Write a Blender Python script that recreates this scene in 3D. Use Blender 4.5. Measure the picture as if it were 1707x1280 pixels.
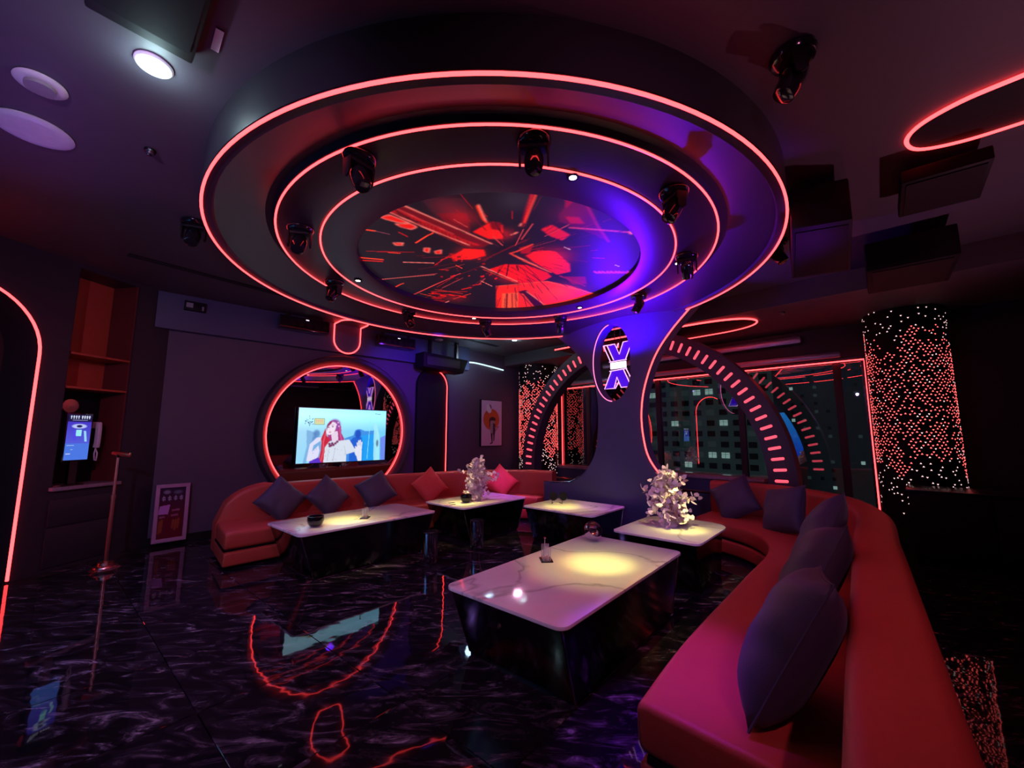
import bpy, bmesh, math, random
import numpy as np
from mathutils import Vector, Matrix
random.seed(7); rng = np.random.default_rng(11)
PI = math.pi; R = math.radians
S = bpy.context.scene; C = S.collection
for o in list(bpy.data.objects): bpy.data.objects.remove(o)

# ------------------------------------------------------------------ camera
F_PX = 675.0
pitch, az = math.atan(83/F_PX), R(45.6)
fw = Vector((math.cos(az)*math.cos(pitch), math.sin(az)*math.cos(pitch), math.sin(pitch)))
rt = Vector((math.sin(az), -math.cos(az), 0)); up = rt.cross(fw)
cam = bpy.data.cameras.new('camera'); co = bpy.data.objects.new('camera', cam); C.objects.link(co)
cam.sensor_width = 36; cam.sensor_fit = 'HORIZONTAL'; cam.lens = F_PX/1707*36; cam.clip_start = .02; cam.clip_end = 600
m = Matrix((rt, up, -fw)).transposed().to_4x4(); m.translation = Vector((0, 0, 1.55)); co.matrix_world = m
S.camera = co
# ------------------------------------------------------------------ world (night sky)
w = bpy.data.worlds.new('night'); S.world = w; w.use_nodes = True
bg = w.node_tree.nodes['Background']; bg.inputs[0].default_value = (.012, .017, .028, 1); bg.inputs[1].default_value = 1.0
# ------------------------------------------------------------------ view
S.view_settings.view_transform = 'Standard'; S.view_settings.look = 'None'
S.view_settings.gamma = 1; S.view_settings.use_curve_mapping = False; S.view_settings.exposure = 0.0
cy = S.cycles
cy.max_bounces = 7; cy.diffuse_bounces = 3; cy.glossy_bounces = 4; cy.transmission_bounces = 4; cy.transparent_max_bounces = 8
cy.sample_clamp_indirect = 3.0; cy.caustics_reflective = False; cy.caustics_refractive = False
# ------------------------------------------------------------------ room lamps and added fill
def aim(o, tgt):
    d = Vector(tgt) - o.location; o.rotation_euler = d.to_track_quat('-Z', 'Y').to_euler()
def spot(loc, tgt, col, power, deg, blend=.5, rad=.03, name='lamp_light'):
    l = bpy.data.lights.new(name, 'SPOT'); l.energy = power; l.color = col; l.spot_size = R(deg); l.spot_blend = blend; l.shadow_soft_size = rad
    o = bpy.data.objects.new(name, l); C.objects.link(o); o.location = loc; aim(o, tgt); return o
def area(loc, tgt, col, power, sx, sy=None, name='fill_light'):
    l = bpy.data.lights.new(name, 'AREA'); l.energy = power; l.color = col; l.size = sx
    if sy: l.shape = 'RECTANGLE'; l.size_y = sy
    o = bpy.data.objects.new(name, l); C.objects.link(o); o.location = loc; aim(o, tgt); return o
CX, CY = 3.07, 3.33                     # centre of the round ceiling feature
VIOLET = (.42, .12, 1.0); BLUE = (.14, .02, 1.0); MAGENTA = (1.0, .08, .55); WARM = (1.0, .86, .30); PINK = (1, .28, .42)
# unseen fill spots, added to lift the ambient colour of the room
spot((-1.1, 1.6, 2.9), (3.2, 6.4, .9), (.78, .42, 1.0), 210, 120, 1.0, .035, 'fill_light')
spot((.9, -.9, 2.9), (4.4, 5.2, .2), (1.0, .26, .55), 95, 110, 1.0, .035, 'fill_light')
spot((1.0, 6.3, 3.2), (1.6, 3.6, 0), (.45, .22, 1.0), 70, 130, 1.0, .035, 'fill_light')
spot((6.3, 6.6, 3.1), (4.6, 5.2, .3), (1.0, .45, .65), 95, 120, 1.0, .035, 'fill_light')
spot((3.2, .2, 3.1), (5.4, 3.6, .6), (.30, .25, 1.0), 120, 90, 1.0, .035, 'fill_light')
# cool downlights
def point(loc, col, power, rad=.03, name='lamp_light'):
    l = bpy.data.lights.new(name, 'POINT'); l.energy = power; l.color = col; l.shadow_soft_size = rad
    o = bpy.data.objects.new(name, l); C.objects.link(o); o.location = loc; return o
point((-.01, 2.86, 3.50), (.62, .95, 1.0), 5, .05)
point((6.15, 6.2, 3.52), (.62, .95, 1.0), 4, .04)
point((5.9, 7.3, 3.1), (.50, .75, 1.0), 7, .10)
DL = [(2.25, 1.66, 2.95, 1.98), (4.29, 1.77, 4.60, 2.02), (1.99, 4.73, 2.15, 5.12), (4.04, 5.01, 3.95, 5.12), (4.81, 3.47, 4.80, 3.85)]
for x, y, tx, ty in DL:
    spot((x, y, 3.37), (tx, ty, .5), (1.0, .84, .26), 230, 30, 1.0, .02)
    spot((x, y, 3.36), (tx, ty, .5), (1.0, .86, .18), 650, 14, 1.0, .02)
# beams of the moving heads, plus one added ceiling up-light
spot((5.2, 3.15, 2.60), (5.05, 3.1, 3.45), (.09, .0, 1.0), 620, 165, 1.0, .06)
spot((5.3, -1.2, 1.0), (4.6, .6, 3.6), (.9, .30, .50), 110, 130, 1.0, .05)  # added up-light brightening the right ceiling, not a moving head
spot((4.4, .3, 2.4), (3.9, 1.2, 3.42), (.35, .02, 1.0), 70, 80, 1.0, .12)
spot((2.2, 1.3, 3.2), (2.12, .98, .42), (.30, .03, 1.0), 420, 27, 1.0, .04)
spot((-.7, 4.9, 2.4), (-.9, 3.6, 3.6), VIOLET, 15, 140, 1.0, .1)
spot((4.9, 4.6, 3.2), (5.0, 5.3, .5), (.75, .12, 1.0), 420, 30, 1.0, .05)
spot((5.1, 4.0, 3.2), (5.25, 3.45, .5), (.75, .12, 1.0), 260, 24, 1.0, .05)
spot((3.9, 5.6, 3.2), (4.4, 7.7, 2.5), BLUE, 240, 70, 1.0, .08)
# street light on the block across the road, and the city sky beyond
l = bpy.data.lights.new('street_glow', 'SUN'); l.energy = .35; l.color = (.75, 1.0, 1.0); l.angle = .2
o = bpy.data.objects.new('street_glow', l); C.objects.link(o); o.rotation_euler = Vector((1, .12, -.25)).to_track_quat('-Z', 'Y').to_euler()

# ------------------------------------------------------------------ materials
def newmat(name):
    mt = bpy.data.materials.new(name); mt.use_nodes = True; nt = mt.node_tree
    return mt, nt, nt.nodes['Principled BSDF']
def pm(name, col, rough=.5, metal=0, coat=0, var=.12, scale=18, bump=0, bscale=60, spec=.5, emit=None, es=0, sheen=0):
    mt, nt, b = newmat(name); N = nt.nodes; L = nt.links
    b.inputs['Roughness'].default_value = rough; b.inputs['Metallic'].default_value = metal
    b.inputs['Coat Weight'].default_value = coat; b.inputs['Specular IOR Level'].default_value = spec
    b.inputs['Sheen Weight'].default_value = sheen
    n = N.new('ShaderNodeTexNoise'); n.inputs['Scale'].default_value = scale; n.inputs['Detail'].default_value = 3
    g = N.new('ShaderNodeNewGeometry'); L.new(g.outputs['Position'], n.inputs['Vector'])
    mx = N.new('ShaderNodeMix'); mx.data_type = 'RGBA'
    c = Vector(col); mx.inputs[6].default_value = (*(c*(1-var)), 1); mx.inputs[7].default_value = (*[min(1, v*(1+var)) for v in col], 1)
    L.new(n.outputs['Fac'], mx.inputs[0]); L.new(mx.outputs[2], b.inputs['Base Color'])
    if bump:
        n2 = N.new('ShaderNodeTexNoise'); n2.inputs['Scale'].default_value = bscale; L.new(g.outputs['Position'], n2.inputs['Vector'])
        bp = N.new('ShaderNodeBump'); bp.inputs['Strength'].default_value = bump; bp.inputs['Distance'].default_value = .004
        L.new(n2.outputs['Fac'], bp.inputs['Height']); L.new(bp.outputs[0], b.inputs['Normal'])
    if emit:
        b.inputs['Emission Color'].default_value = (*emit, 1); b.inputs['Emission Strength'].default_value = es
    return mt
def em(name, col, s):
    return pm(name, (.02, .02, .02), .4, var=.02, emit=col, es=s)
def attr_em(name, s, rough=.25, base=.03, spec=.5, use_base=False):
    mt, nt, b = newmat(name); N = nt.nodes; L = nt.links
    a = N.new('ShaderNodeAttribute'); a.attribute_name = 'Col'
    if use_base:
        L.new(a.outputs['Color'], b.inputs['Base Color'])
    else:
        L.new(a.outputs['Color'], b.inputs['Emission Color']); b.inputs['Emission Strength'].default_value = s
        b.inputs['Base Color'].default_value = (base, base, base, 1)
    b.inputs['Roughness'].default_value = rough; b.inputs['Specular IOR Level'].default_value = spec
    return mt
M = {}
M['black'] = pm('black_satin', (.005, .004, .006), .6, spec=.2)
M['blackgloss'] = pm('black_gloss', (.008, .007, .010), .12, coat=.4)
M['ceiling'] = pm('ceiling_paint', (.065, .055, .072), .55, var=.06)
M['tier'] = pm('tier_paint', (.024, .012, .022), .42, var=.05)
M['wall'] = pm('wall_panel', (.070, .048, .088), .6, var=.05)
M['walldark'] = pm('wall_dark', (.022, .018, .028), .5, var=.08)
M['navy'] = pm('navy_panel', (.048, .056, .125), .42, var=.05)
M['arch'] = pm('arch_panel', (.045, .035, .060), .4, var=.05)
M['red_leather'] = pm('red_leather', (.44, .064, .036), .48, var=.07, scale=6, bump=.25, bscale=220)
M['red_cloth'] = pm('red_cloth', (.60, .06, .045), .7, var=.1, bump=.3, bscale=400)
M['grey_cloth'] = pm('charcoal_cloth', (.040, .032, .060), .62, var=.12, bump=.35, bscale=300, sheen=.08)
M['tablebody'] = pm('black_mirror_glass', (.15, .16, .17), .14, metal=1, var=.2)
M['clear'] = None
M['chrome'] = pm('chrome', (.75, .75, .8), .12, metal=1)
M['satin'] = pm('satin_metal', (.45, .40, .55), .38, metal=1)
M['darkmetal'] = pm('dark_metal', (.10, .09, .10), .25, metal=1)
M['rose'] = pm('rose_metal', (.75, .38, .30), .3, metal=1)
M['plastic'] = pm('white_plastic', (.75, .70, .78), .4)
M['greyplastic'] = pm('grey_plastic', (.25, .24, .26), .5)
M['petal'] = pm('petal', (.92, .80, .78), .6, var=.1)
M['stem'] = pm('stem', (.70, .52, .50), .5)
M['orange_panel'] = pm('orange_panel', (.50, .075, .035), .5)
M['maroon'] = pm('maroon_panel', (.16, .022, .020), .5)
M['sill'] = pm('stone_sill', (.30, .20, .25), .35, var=.35, scale=30)
M['neon'] = em('neon_red', (1.0, .040, .044), 7.0)
M['slit'] = em('slit_light', (1.0, .075, .12), 1.7)
M['neonpink'] = em('neon_violet', (1.0, .42, 1.0), 1.8)
M['neonrose'] = em('neon_rose', (1.0, .16, .38), 2.5)
M['drumside'] = pm('drum_side', (.016, .015, .020), .38, var=.05)
M['signblue'] = em('sign_blue', (.06, .0, .75), 1.0)
M['signwhite'] = em('sign_white', (1.0, .80, 1.0), 1.7)
M['dotred'] = em('dot_red', (1.0, .10, .10), 3.6)
M['dotwhite'] = em('dot_white', (1.0, .62, .62), 1.6)
M['lampwhite'] = em('lamp_white', (.75, 1, 1), 14)
M['lampwarm'] = em('lamp_warm', (1, .9, .62), 9)
M['striplight'] = em('strip_light', (.65, .95, 1.0), 1.3)
M['led'] = em('led_violet', (.9, .8, 1), 1.5)
M['mirror'] = pm('dark_mirror', (.30, .28, .32), .02, metal=1, var=.01)
M['concrete'] = pm('facade_concrete', (.20, .24, .25), .8, var=.1, scale=.6)
M['tower'] = pm('tower_wall', (.07, .08, .10), .8, var=.1, scale=.6)
M['pane_dark'] = pm('dark_pane', (.01, .015, .02), .2, var=.05, scale=.5)
M['pane_lit'] = em('lit_pane', (.75, 1, .92), .62)
M['pane_dim'] = em('dim_pane', (.40, .58, .62), .07)
def marble_white():
    mt, nt, b = newmat('white_marble'); N = nt.nodes; L = nt.links
    g = N.new('ShaderNodeNewGeometry'); n = N.new('ShaderNodeTexNoise'); n.inputs['Scale'].default_value = .75; n.inputs['Detail'].default_value = 5; n.inputs['Roughness'].default_value = .45; n.inputs['Distortion'].default_value = .6
    L.new(g.outputs['Position'], n.inputs['Vector'])
    m1 = N.new('ShaderNodeMath'); m1.operation = 'SUBTRACT'; m1.inputs[1].default_value = .5; L.new(n.outputs['Fac'], m1.inputs[0])
    m2 = N.new('ShaderNodeMath'); m2.operation = 'ABSOLUTE'; L.new(m1.outputs[0], m2.inputs[0])
    cr = N.new('ShaderNodeValToRGB'); cr.color_ramp.elements[0].position = 0; cr.color_ramp.elements[0].color = (.50, .47, .46, 1)
    cr.color_ramp.elements[1].position = .010; cr.color_ramp.elements[1].color = (.80, .78, .77, 1)
    L.new(m2.outputs[0], cr.inputs[0]); L.new(cr.outputs[0], b.inputs['Base Color']); b.inputs['Roughness'].default_value = .10
    return mt
M['marble'] = marble_white()
def marble_floor():
    mt, nt, b = newmat('black_marble'); N = nt.nodes; L = nt.links
    g = N.new('ShaderNodeNewGeometry'); oi = N.new('ShaderNodeObjectInfo')
    sc = N.new('ShaderNodeVectorMath'); sc.operation = 'SCALE'; sc.inputs['Scale'].default_value = 40; 
    cb = N.new('ShaderNodeCombineXYZ'); L.new(oi.outputs['Random'], cb.inputs[0]); L.new(oi.outputs['Random'], cb.inputs[2]); L.new(cb.outputs[0], sc.inputs[0])
    ad = N.new('ShaderNodeVectorMath'); L.new(g.outputs['Position'], ad.inputs[0]); L.new(sc.outputs[0], ad.inputs[1])
    mp = N.new('ShaderNodeMapping'); mp.inputs['Scale'].default_value = (1.5, 4.2, 1)
    m0 = N.new('ShaderNodeMapping'); m0.inputs['Rotation'].default_value = (0, 0, R(44)); L.new(ad.outputs[0], m0.inputs[0]); L.new(m0.outputs[0], mp.inputs[0])
    n = N.new('ShaderNodeTexNoise'); n.inputs['Scale'].default_value = 2.0; n.inputs['Detail'].default_value = 9; n.inputs['Roughness'].default_value = .68; n.inputs['Distortion'].default_value = 1.6
    L.new(mp.outputs[0], n.inputs['Vector'])
    cr = N.new('ShaderNodeValToRGB'); e = cr.color_ramp.elements
    e[0].position = .47; e[0].color = (.007, .006, .009, 1); e[1].position = .72; e[1].color = (.44, .38, .48, 1)
    x = e.new(.56); x.color = (.028, .022, .032, 1); x = e.new(.62); x.color = (.085, .07, .095, 1)
    L.new(n.outputs['Fac'], cr.inputs[0]); L.new(cr.outputs[0], b.inputs['Base Color'])
    b.inputs['Roughness'].default_value = .03; b.inputs['Specular IOR Level'].default_value = .29
    n2 = N.new('ShaderNodeTexNoise'); n2.inputs['Scale'].default_value = 8; n2.inputs['Detail'].default_value = 1; L.new(g.outputs['Position'], n2.inputs['Vector'])
    bp = N.new('ShaderNodeBump'); bp.inputs['Strength'].default_value = .06; bp.inputs['Distance'].default_value = .01
    L.new(n2.outputs['Fac'], bp.inputs['Height']); L.new(bp.outputs[0], b.inputs['Normal'])
    return mt
M['floor'] = marble_floor()
def glass_mat():
    mt, nt, b = newmat('window_glass'); N = nt.nodes; L = nt.links
    out = N['Material Output']; tr = N.new('ShaderNodeBsdfTransparent'); gl = N.new('ShaderNodeBsdfGlossy'); mx = N.new('ShaderNodeMixShader')
    tr.inputs[0].default_value = (.72, .80, .80, 1); gl.inputs['Roughness'].default_value = .01; gl.inputs[0].default_value = (.8, .8, .85, 1)
    fr = N.new('ShaderNodeFresnel'); fr.inputs[0].default_value = 2.1
    mul = N.new('ShaderNodeMath'); mul.operation = 'MULTIPLY_ADD'; mul.inputs[1].default_value = 1.0; mul.inputs[2].default_value = .10; mul.use_clamp = True
    L.new(fr.outputs[0], mul.inputs[0]); L.new(mul.outputs[0], mx.inputs[0]); L.new(tr.outputs[0], mx.inputs[1]); L.new(gl.outputs[0], mx.inputs[2])
    L.new(mx.outputs[0], out.inputs[0]); return mt
M['glass'] = glass_mat()
def clear_mat():
    mt, nt, b = newmat('clear_acrylic'); N = nt.nodes; L = nt.links
    tr = N.new('ShaderNodeBsdfTransparent'); mx = N.new('ShaderNodeMixShader'); lw = N.new('ShaderNodeLayerWeight'); lw.inputs[0].default_value = .35
    b.inputs['Base Color'].default_value = (.8, .8, .85, 1); b.inputs['Roughness'].default_value = .08
    ma = N.new('ShaderNodeMath'); ma.operation = 'MULTIPLY_ADD'; ma.inputs[1].default_value = .7; ma.inputs[2].default_value = .16; L.new(lw.outputs[1], ma.inputs[0])
    L.new(ma.outputs[0], mx.inputs[0]); L.new(tr.outputs[0], mx.inputs[1]); L.new(b.outputs[0], mx.inputs[2]); L.new(mx.outputs[0], N['Material Output'].inputs[0]); return mt
M['clear'] = clear_mat()
M['vase'] = pm('clear_vase', (.6, .55, .6), .08, coat=.5)

# ------------------------------------------------------------------ mesh helpers
class B:
    """collects shapes, in world or local coordinates; build() links them as ONE mesh object"""
    def __init__(s): s.v = []; s.f = []
    def add(s, v, f):
        k = len(s.v); s.v += [tuple(map(float, p)) for p in v]; s.f += [tuple(i+k for i in q) for q in f]; return s
    def box(s, a, b, T=None):
        (x0, y0, z0), (x1, y1, z1) = a, b
        v = [(x0,y0,z0),(x1,y0,z0),(x1,y1,z0),(x0,y1,z0),(x0,y0,z1),(x1,y0,z1),(x1,y1,z1),(x0,y1,z1)]
        if T is not None: v = [T @ Vector(p) for p in v]
        return s.add(v, [(3,2,1,0),(4,5,6,7),(0,1,5,4),(1,2,6,5),(2,3,7,6),(3,0,4,7)])
    def prism(s, poly, z0, z1, T=None, top=None):
        n = len(poly); tp = top or poly
        v = [(x, y, z0) for x, y in poly] + [(x, y, z1) for x, y in tp]
        if T is not None: v = [T @ Vector(p) for p in v]
        return s.add(v, [tuple(range(n))[::-1], tuple(range(n, 2*n))] + [(i, (i+1) % n, n+(i+1) % n, n+i) for i in range(n)])
    def lathe(s, prof, c=(0, 0, 0), n=24, T=None, cap=True):
        v = []; f = []; k = len(prof)
        for i in range(n):
            a = 2*PI*i/n
            for r, z in prof: v.append((c[0]+r*math.cos(a), c[1]+r*math.sin(a), c[2]+z))
        for i in range(n):
            j = (i+1) % n
            for q in range(k-1): f.append((i*k+q, j*k+q, j*k+q+1, i*k+q+1))
        if cap:
            if prof[0][0] > 1e-6: f.append(tuple(i*k for i in range(n))[::-1])
            if prof[-1][0] > 1e-6: f.append(tuple(i*k+k-1 for i in range(n)))
        if T is not None: v = [T @ Vector(p) for p in v]
        return s.add(v, f)
    def cyl(s, p, q, r, r2=None, n=16):
        p = Vector(p); q = Vector(q); d = q-p; T = Matrix.Translation(p) @ d.to_track_quat('Z', 'Y').to_matrix().to_4x4()
        return s.lathe([(r, 0), (r if r2 is None else r2, d.length)], n=n, T=T)
    def tube(s, path, r, n=8, closed=False):
        P = [Vector(p) for p in path]; k = len(P); v = []; f = []; u = None
        for i in range(k):
            a = P[(i-1) % k] if closed or i > 0 else P[i]; b = P[(i+1) % k] if closed or i < k-1 else P[i]
            t = (b-a).normalized()
            if u is None: u = t.orthogonal().normalized()
            u = (u - t*u.dot(t)).normalized(); w2 = t.cross(u)
            for j in range(n):
                an = 2*PI*j/n; v.append(P[i] + (u*math.cos(an)+w2*math.sin(an))*r)
        for i in range(k if closed else k-1):
            i2 = (i+1) % k
            for j in range(n): f.append((i*n+j, i*n+(j+1) % n, i2*n+(j+1) % n, i2*n+j))
        if not closed: f += [tuple(range(n))[::-1], tuple(range((k-1)*n, k*n))]
        return s.add(v, f)
    def sweep(s, path, prof):
        """profile (n, z) swept along a plan path; n is measured to the left of the path"""
        k = len(path); m_ = len(prof); v = []; f = []
        for i in range(k):
            a = Vector(path[max(0, i-1)]); b = Vector(path[min(k-1, i+1)]); t = (b-a).normalized(); nn = Vector((-t.y, t.x))
            pr = prof(i/(k-1)) if callable(prof) else prof
            for q, z in pr: v.append((path[i][0]+nn.x*q, path[i][1]+nn.y*q, z))
        if callable(prof): m_ = len(prof(0))
        for i in range(k-1):
            for j in range(m_): f.append((i*m_+j, i*m_+(j+1) % m_, (i+1)*m_+(j+1) % m_, (i+1)*m_+j))
        f += [tuple(range(m_))[::-1], tuple(range((k-1)*m_, k*m_))]
        return s.add(v, f)
    def mesh(s, name, mat, smooth=30, bevel=0, seg=2, off=None):
        me = bpy.data.meshes.new(name)
        vs = s.v if off is None else [(x-off[0], y-off[1], z-off[2]) for x, y, z in s.v]
        me.from_pydata(vs, [], s.f)
        if isinstance(mat, str): mat = M[mat]
        me.materials.append(mat)
        bm = bmesh.new(); bm.from_mesh(me); bmesh.ops.recalc_face_normals(bm, faces=bm.faces)
        if bevel:
            ed = [e for e in bm.edges if len(e.link_faces) == 2 and e.calc_face_angle(0) > R(38)]
            bmesh.ops.bevel(bm, geom=ed, offset=bevel, segments=seg, affect='EDGES', profile=.6, clamp_overlap=True)
        for fc in bm.faces: fc.smooth = smooth > 0
        if smooth:
            for e in bm.edges: e.smooth = len(e.link_faces) == 2 and e.calc_face_angle(0) < R(smooth)
        bm.to_mesh(me); bm.free(); return me
    def build(s, name, mat, parent=None, world=True, **k):
        off = None
        if parent is not None and world:
            o = Vector((0, 0, 0)); p = parent
            while p: o += p.location; p = p.parent
            off = o
        ob = bpy.data.objects.new(name, s.mesh(name, mat, off=off, **k)); C.objects.link(ob); ob.parent = parent
        return ob
def place(me, name, parent, loc, rot=(0, 0, 0), scale=None):
    ob = bpy.data.objects.new(name, me); C.objects.link(ob); ob.parent = parent; ob.location = loc; ob.rotation_euler = rot
    if scale is not None: ob.scale = scale if hasattr(scale, '__len__') else (scale,)*3
    return ob
def thing(name, label, cat, loc=(0, 0, 0), rz=0, group=None):
    o = bpy.data.objects.new(name, None); C.objects.link(o); o.location = loc; o.rotation_euler = (0, 0, rz); o.empty_display_size = .1
    o['label'] = label; o['category'] = cat
    if group: o['group'] = group
    return o
def tag(o, label, cat, group=None):
    o['label'] = label; o['category'] = cat
    if group: o['group'] = group
    return o
def struct(o): o['kind'] = 'structure'; return o
def stuff(o): o['kind'] = 'stuff'; return o
def kids(o): return [c for c in bpy.data.objects if c.parent == o]
def dup(src, loc, rz=None, label=None, rot=None, sc=None):
    r = src.copy(); C.objects.link(r); r.location = loc
    if rz is not None: r.rotation_euler = (0, 0, rz)
    if rot is not None: r.rotation_euler = rot
    if label: r['label'] = label
    if sc: r.scale = (sc,)*3
    for ch in kids(src):
        c = ch.copy(); C.objects.link(c); c.parent = r
        for g in kids(ch):
            d = g.copy(); C.objects.link(d); d.parent = c
    return r
def circ(cx, cy_, r, n, a0=0, a1=2*PI, z=None):
    full = abs(a1-a0-2*PI) < 1e-6; L = [a0+(a1-a0)*i/(n if full else n-1) for i in range(n)]
    return [(cx+r*math.cos(a), cy_+r*math.sin(a)) if z is None else (cx+r*math.cos(a), cy_+r*math.sin(a), z) for a in L]
def rrect(x0, y0, x1, y1, r, n=6, rs=None):
    rr = rs or [r]*4; P = []
    for (cx, cy_, a), q in zip([(x1, y1, 0), (x0, y1, 90), (x0, y0, 180), (x1, y0, 270)], rr):
        sx = -1 if cx == x1 else 1; sy = -1 if cy_ == y1 else 1
        P += circ(cx+sx*q, cy_+sy*q, q, n, R(a), R(a+90))
    return P
def spline(pts, n=8):
    P = [Vector(p) for p in pts]; P = [2*P[0]-P[1]] + P + [2*P[-1]-P[-2]]; out = []
    for i in range(1, len(P)-2):
        for j in range(n):
            t = j/n; a, b, c, d = P[i-1:i+3]
            out.append(.5*((2*b)+(c-a)*t+(2*a-5*b+4*c-d)*t*t+(3*b-a-3*c+d)*t**3))
    out.append(P[-2]); return out
# picture painter -------------------------------------------------
def srgb(c): return np.array([((v/255)/12.92 if v/255 <= .04045 else ((v/255+.055)/1.055)**2.4) for v in c])
class Paint:
    def __init__(s, w_, h, bgc=(0, 0, 0)):
        s.w, s.h = w_, h; s.a = np.zeros((h, w_, 3)); s.a[:] = srgb(bgc)
        s.x, s.y = np.meshgrid((np.arange(w_)+.5)/w_, (np.arange(h)+.5)/h)
    def put(s, mk, col, al=1): mk = np.clip(mk, 0, 1)[..., None]*al; s.a = s.a*(1-mk)+srgb(col)*mk
    def poly(s, P, col, al=1):
        ins = np.zeros((s.h, s.w), bool); n = len(P)
        for i in range(n):
            x0, y0 = P[i]; x1, y1 = P[(i+1) % n]
            if y0 == y1: continue
            c = ((y0 > s.y) != (y1 > s.y)) & (s.x < (x1-x0)*(s.y-y0)/(y1-y0)+x0); ins ^= c
        s.put(ins.astype(float), col, al)
    def line(s, P, wd, col, al=1, soft=.3):
        asp = s.h/s.w
        for (x0, y0), (x1, y1) in zip(P[:-1], P[1:]):
            dx, dy = x1-x0, (y1-y0)*asp; L2 = dx*dx+dy*dy+1e-12
            t = np.clip(((s.x-x0)*dx+(s.y-y0)*asp*dy)/L2, 0, 1)
            d = np.hypot(s.x-x0-t*dx, (s.y-y0)*asp-t*dy); s.put((wd*(1+soft)-d)/(wd*soft+1e-9), col, al)
    def ell(s, cx, cy_, rx, ry, col, al=1, soft=.1, rot=0):
        X, Y = s.x-cx, s.y-cy_; c, n = math.cos(rot), math.sin(rot); X, Y = X*c+Y*n, -X*n+Y*c
        d = np.hypot(X/rx, Y/ry); s.put((1-d)/soft+.5, col, al)
    def blur(s, n):
        for _ in range(n):
            p = np.pad(s.a, ((1, 1), (1, 1), (0, 0)), 'edge'); s.a = (p[:-2, 1:-1]+p[2:, 1:-1]+p[1:-1, :-2]+p[1:-1, 2:]+2*p[1:-1, 1:-1])/6
    def glow(s, c, r, col, al): s.a = s.a+srgb(col)*(al*np.exp(-((s.x-c[0])**2+(s.y-c[1])**2)/(r*r)))[..., None]
    def grad(s, c0, c1, f): t = np.clip(f, 0, 1)[..., None]; s.a = s.a*0+srgb(c0)*(1-t)+srgb(c1)*t
    def mesh(s, name, mat, fn, keep=None):
        """grid with one vertex per picture cell; fn(u, v)->xyz, v downwards"""
        U, V = np.meshgrid(np.linspace(0, 1, s.w), np.linspace(0, 1, s.h)); X, Y, Z = fn(U, V)
        co_ = np.stack([X, Y, Z], -1).reshape(-1, 3); idx = np.arange(s.w*s.h).reshape(s.h, s.w)
        q = np.stack([idx[:-1, :-1], idx[1:, :-1], idx[1:, 1:], idx[:-1, 1:]], -1).reshape(-1, 4)
        if keep is not None: kp = keep(U, V).reshape(-1); q = q[kp[q].all(1)]
        me = bpy.data.meshes.new(name); me.vertices.add(len(co_)); me.vertices.foreach_set('co', co_.ravel())
        me.loops.add(q.size); me.loops.foreach_set('vertex_index', q.ravel().astype(np.int32))
        me.polygons.add(len(q)); me.polygons.foreach_set('loop_start', np.arange(0, q.size, 4, dtype=np.int32))
        me.update(calc_edges=True)
        at = me.color_attributes.new('Col', 'FLOAT_COLOR', 'POINT')
        at.data.foreach_set('color', np.concatenate([s.a.reshape(-1, 3), np.ones((s.w*s.h, 1))], 1).ravel().astype(np.float32))
        me.materials.append(mat); return me
def link(me, name, parent=None):
    o = bpy.data.objects.new(name, me); C.objects.link(o); o.parent = parent
    if parent is not None: o.location = -parent.location
    return o

# ================================================================== STRUCTURE
ZC, YT, XW, ZS = 3.61, 7.74, 8.5, 3.33         # ceiling, screen wall, window wall, lowered ceiling at the window
XB, YR = -1.6, -1.5
fl = struct(B().box((XB-.3, YR-.3, -.12), (XW+.3, YT+.3, -.016)).build('floor', 'black'))
tb = B().prism(rrect(-.398, -.398, .398, .398, .004, 2), 0, .014)
tile = tb.mesh('tile', 'floor', smooth=0, bevel=.002, seg=1)
ra = R(5.3)
for i in range(-6, 16):
    for j in range(-5, 14):
        gx, gy = (i+.5)*.8, (j+.5)*.8-.12
        x = 1.33 + gx*math.cos(ra)-gy*math.sin(ra); y = 2.40 + gx*math.sin(ra)+gy*math.cos(ra)
        if XB-.1 < x < XW+.1 and YR-.1 < y < YT+.1:
            # only where the angled corner wall does not stand
            if (-(x-.35)*math.sin(R(37))+(y-7.65)*math.cos(R(37))) > .2: continue
            place(tile, 'tile', fl, (x, y, -.015), (0, 0, ra))
ce = struct(B().box((XB-.3, YR-.3, ZC), (XW+.3, YT+.3, ZC+.12)).build('ceiling', 'ceiling'))
struct(B().box((6.5, YR, ZS), (XW+.1, 3.0, ZC-.002)).box((7.3, 3.0, ZS), (XW+.1, YT, ZC-.002)).build('trim_1', 'ceiling'))     # lowered ceiling by the window
struct(B().box((.2, YT, 0), (XW+.3, YT+.2, ZC)).build('wall_left', 'wall'))
struct(B().box((XB-.2, YR-.2, 0), (XB, YT+.2, ZC)).build('wall_back', 'walldark'))
struct(B().box((XB, YR-.2, 0), (XW+.3, YR, ZC)).build('wall_right', 'walldark'))
struct(B().box((.3, 7.60, 3.07), (6.0, YT+.01, ZC-.002)).build('trim_2', 'navy'))    # bulkhead over the screen wall
struct(B().box((.3, 7.70, 0), (XW-.2, YT+.01, .10)).build('baseboard_left', 'black'))
# far wall with the window opening
fwall = struct(B().box((XW, YR, 0), (XW+.2, .63, ZC)).box((XW, 6.72, 0), (XW+.2, YT+.2, ZC)).box((XW, .63, 2.74), (XW+.2, 6.72, ZC)).box((XW, 2.07, 0), (XW+.2, 6.72, .74)).box((XW, .63, 0), (XW+.2, 2.07, .12)).build('wall_far', 'walldark'))
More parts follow.
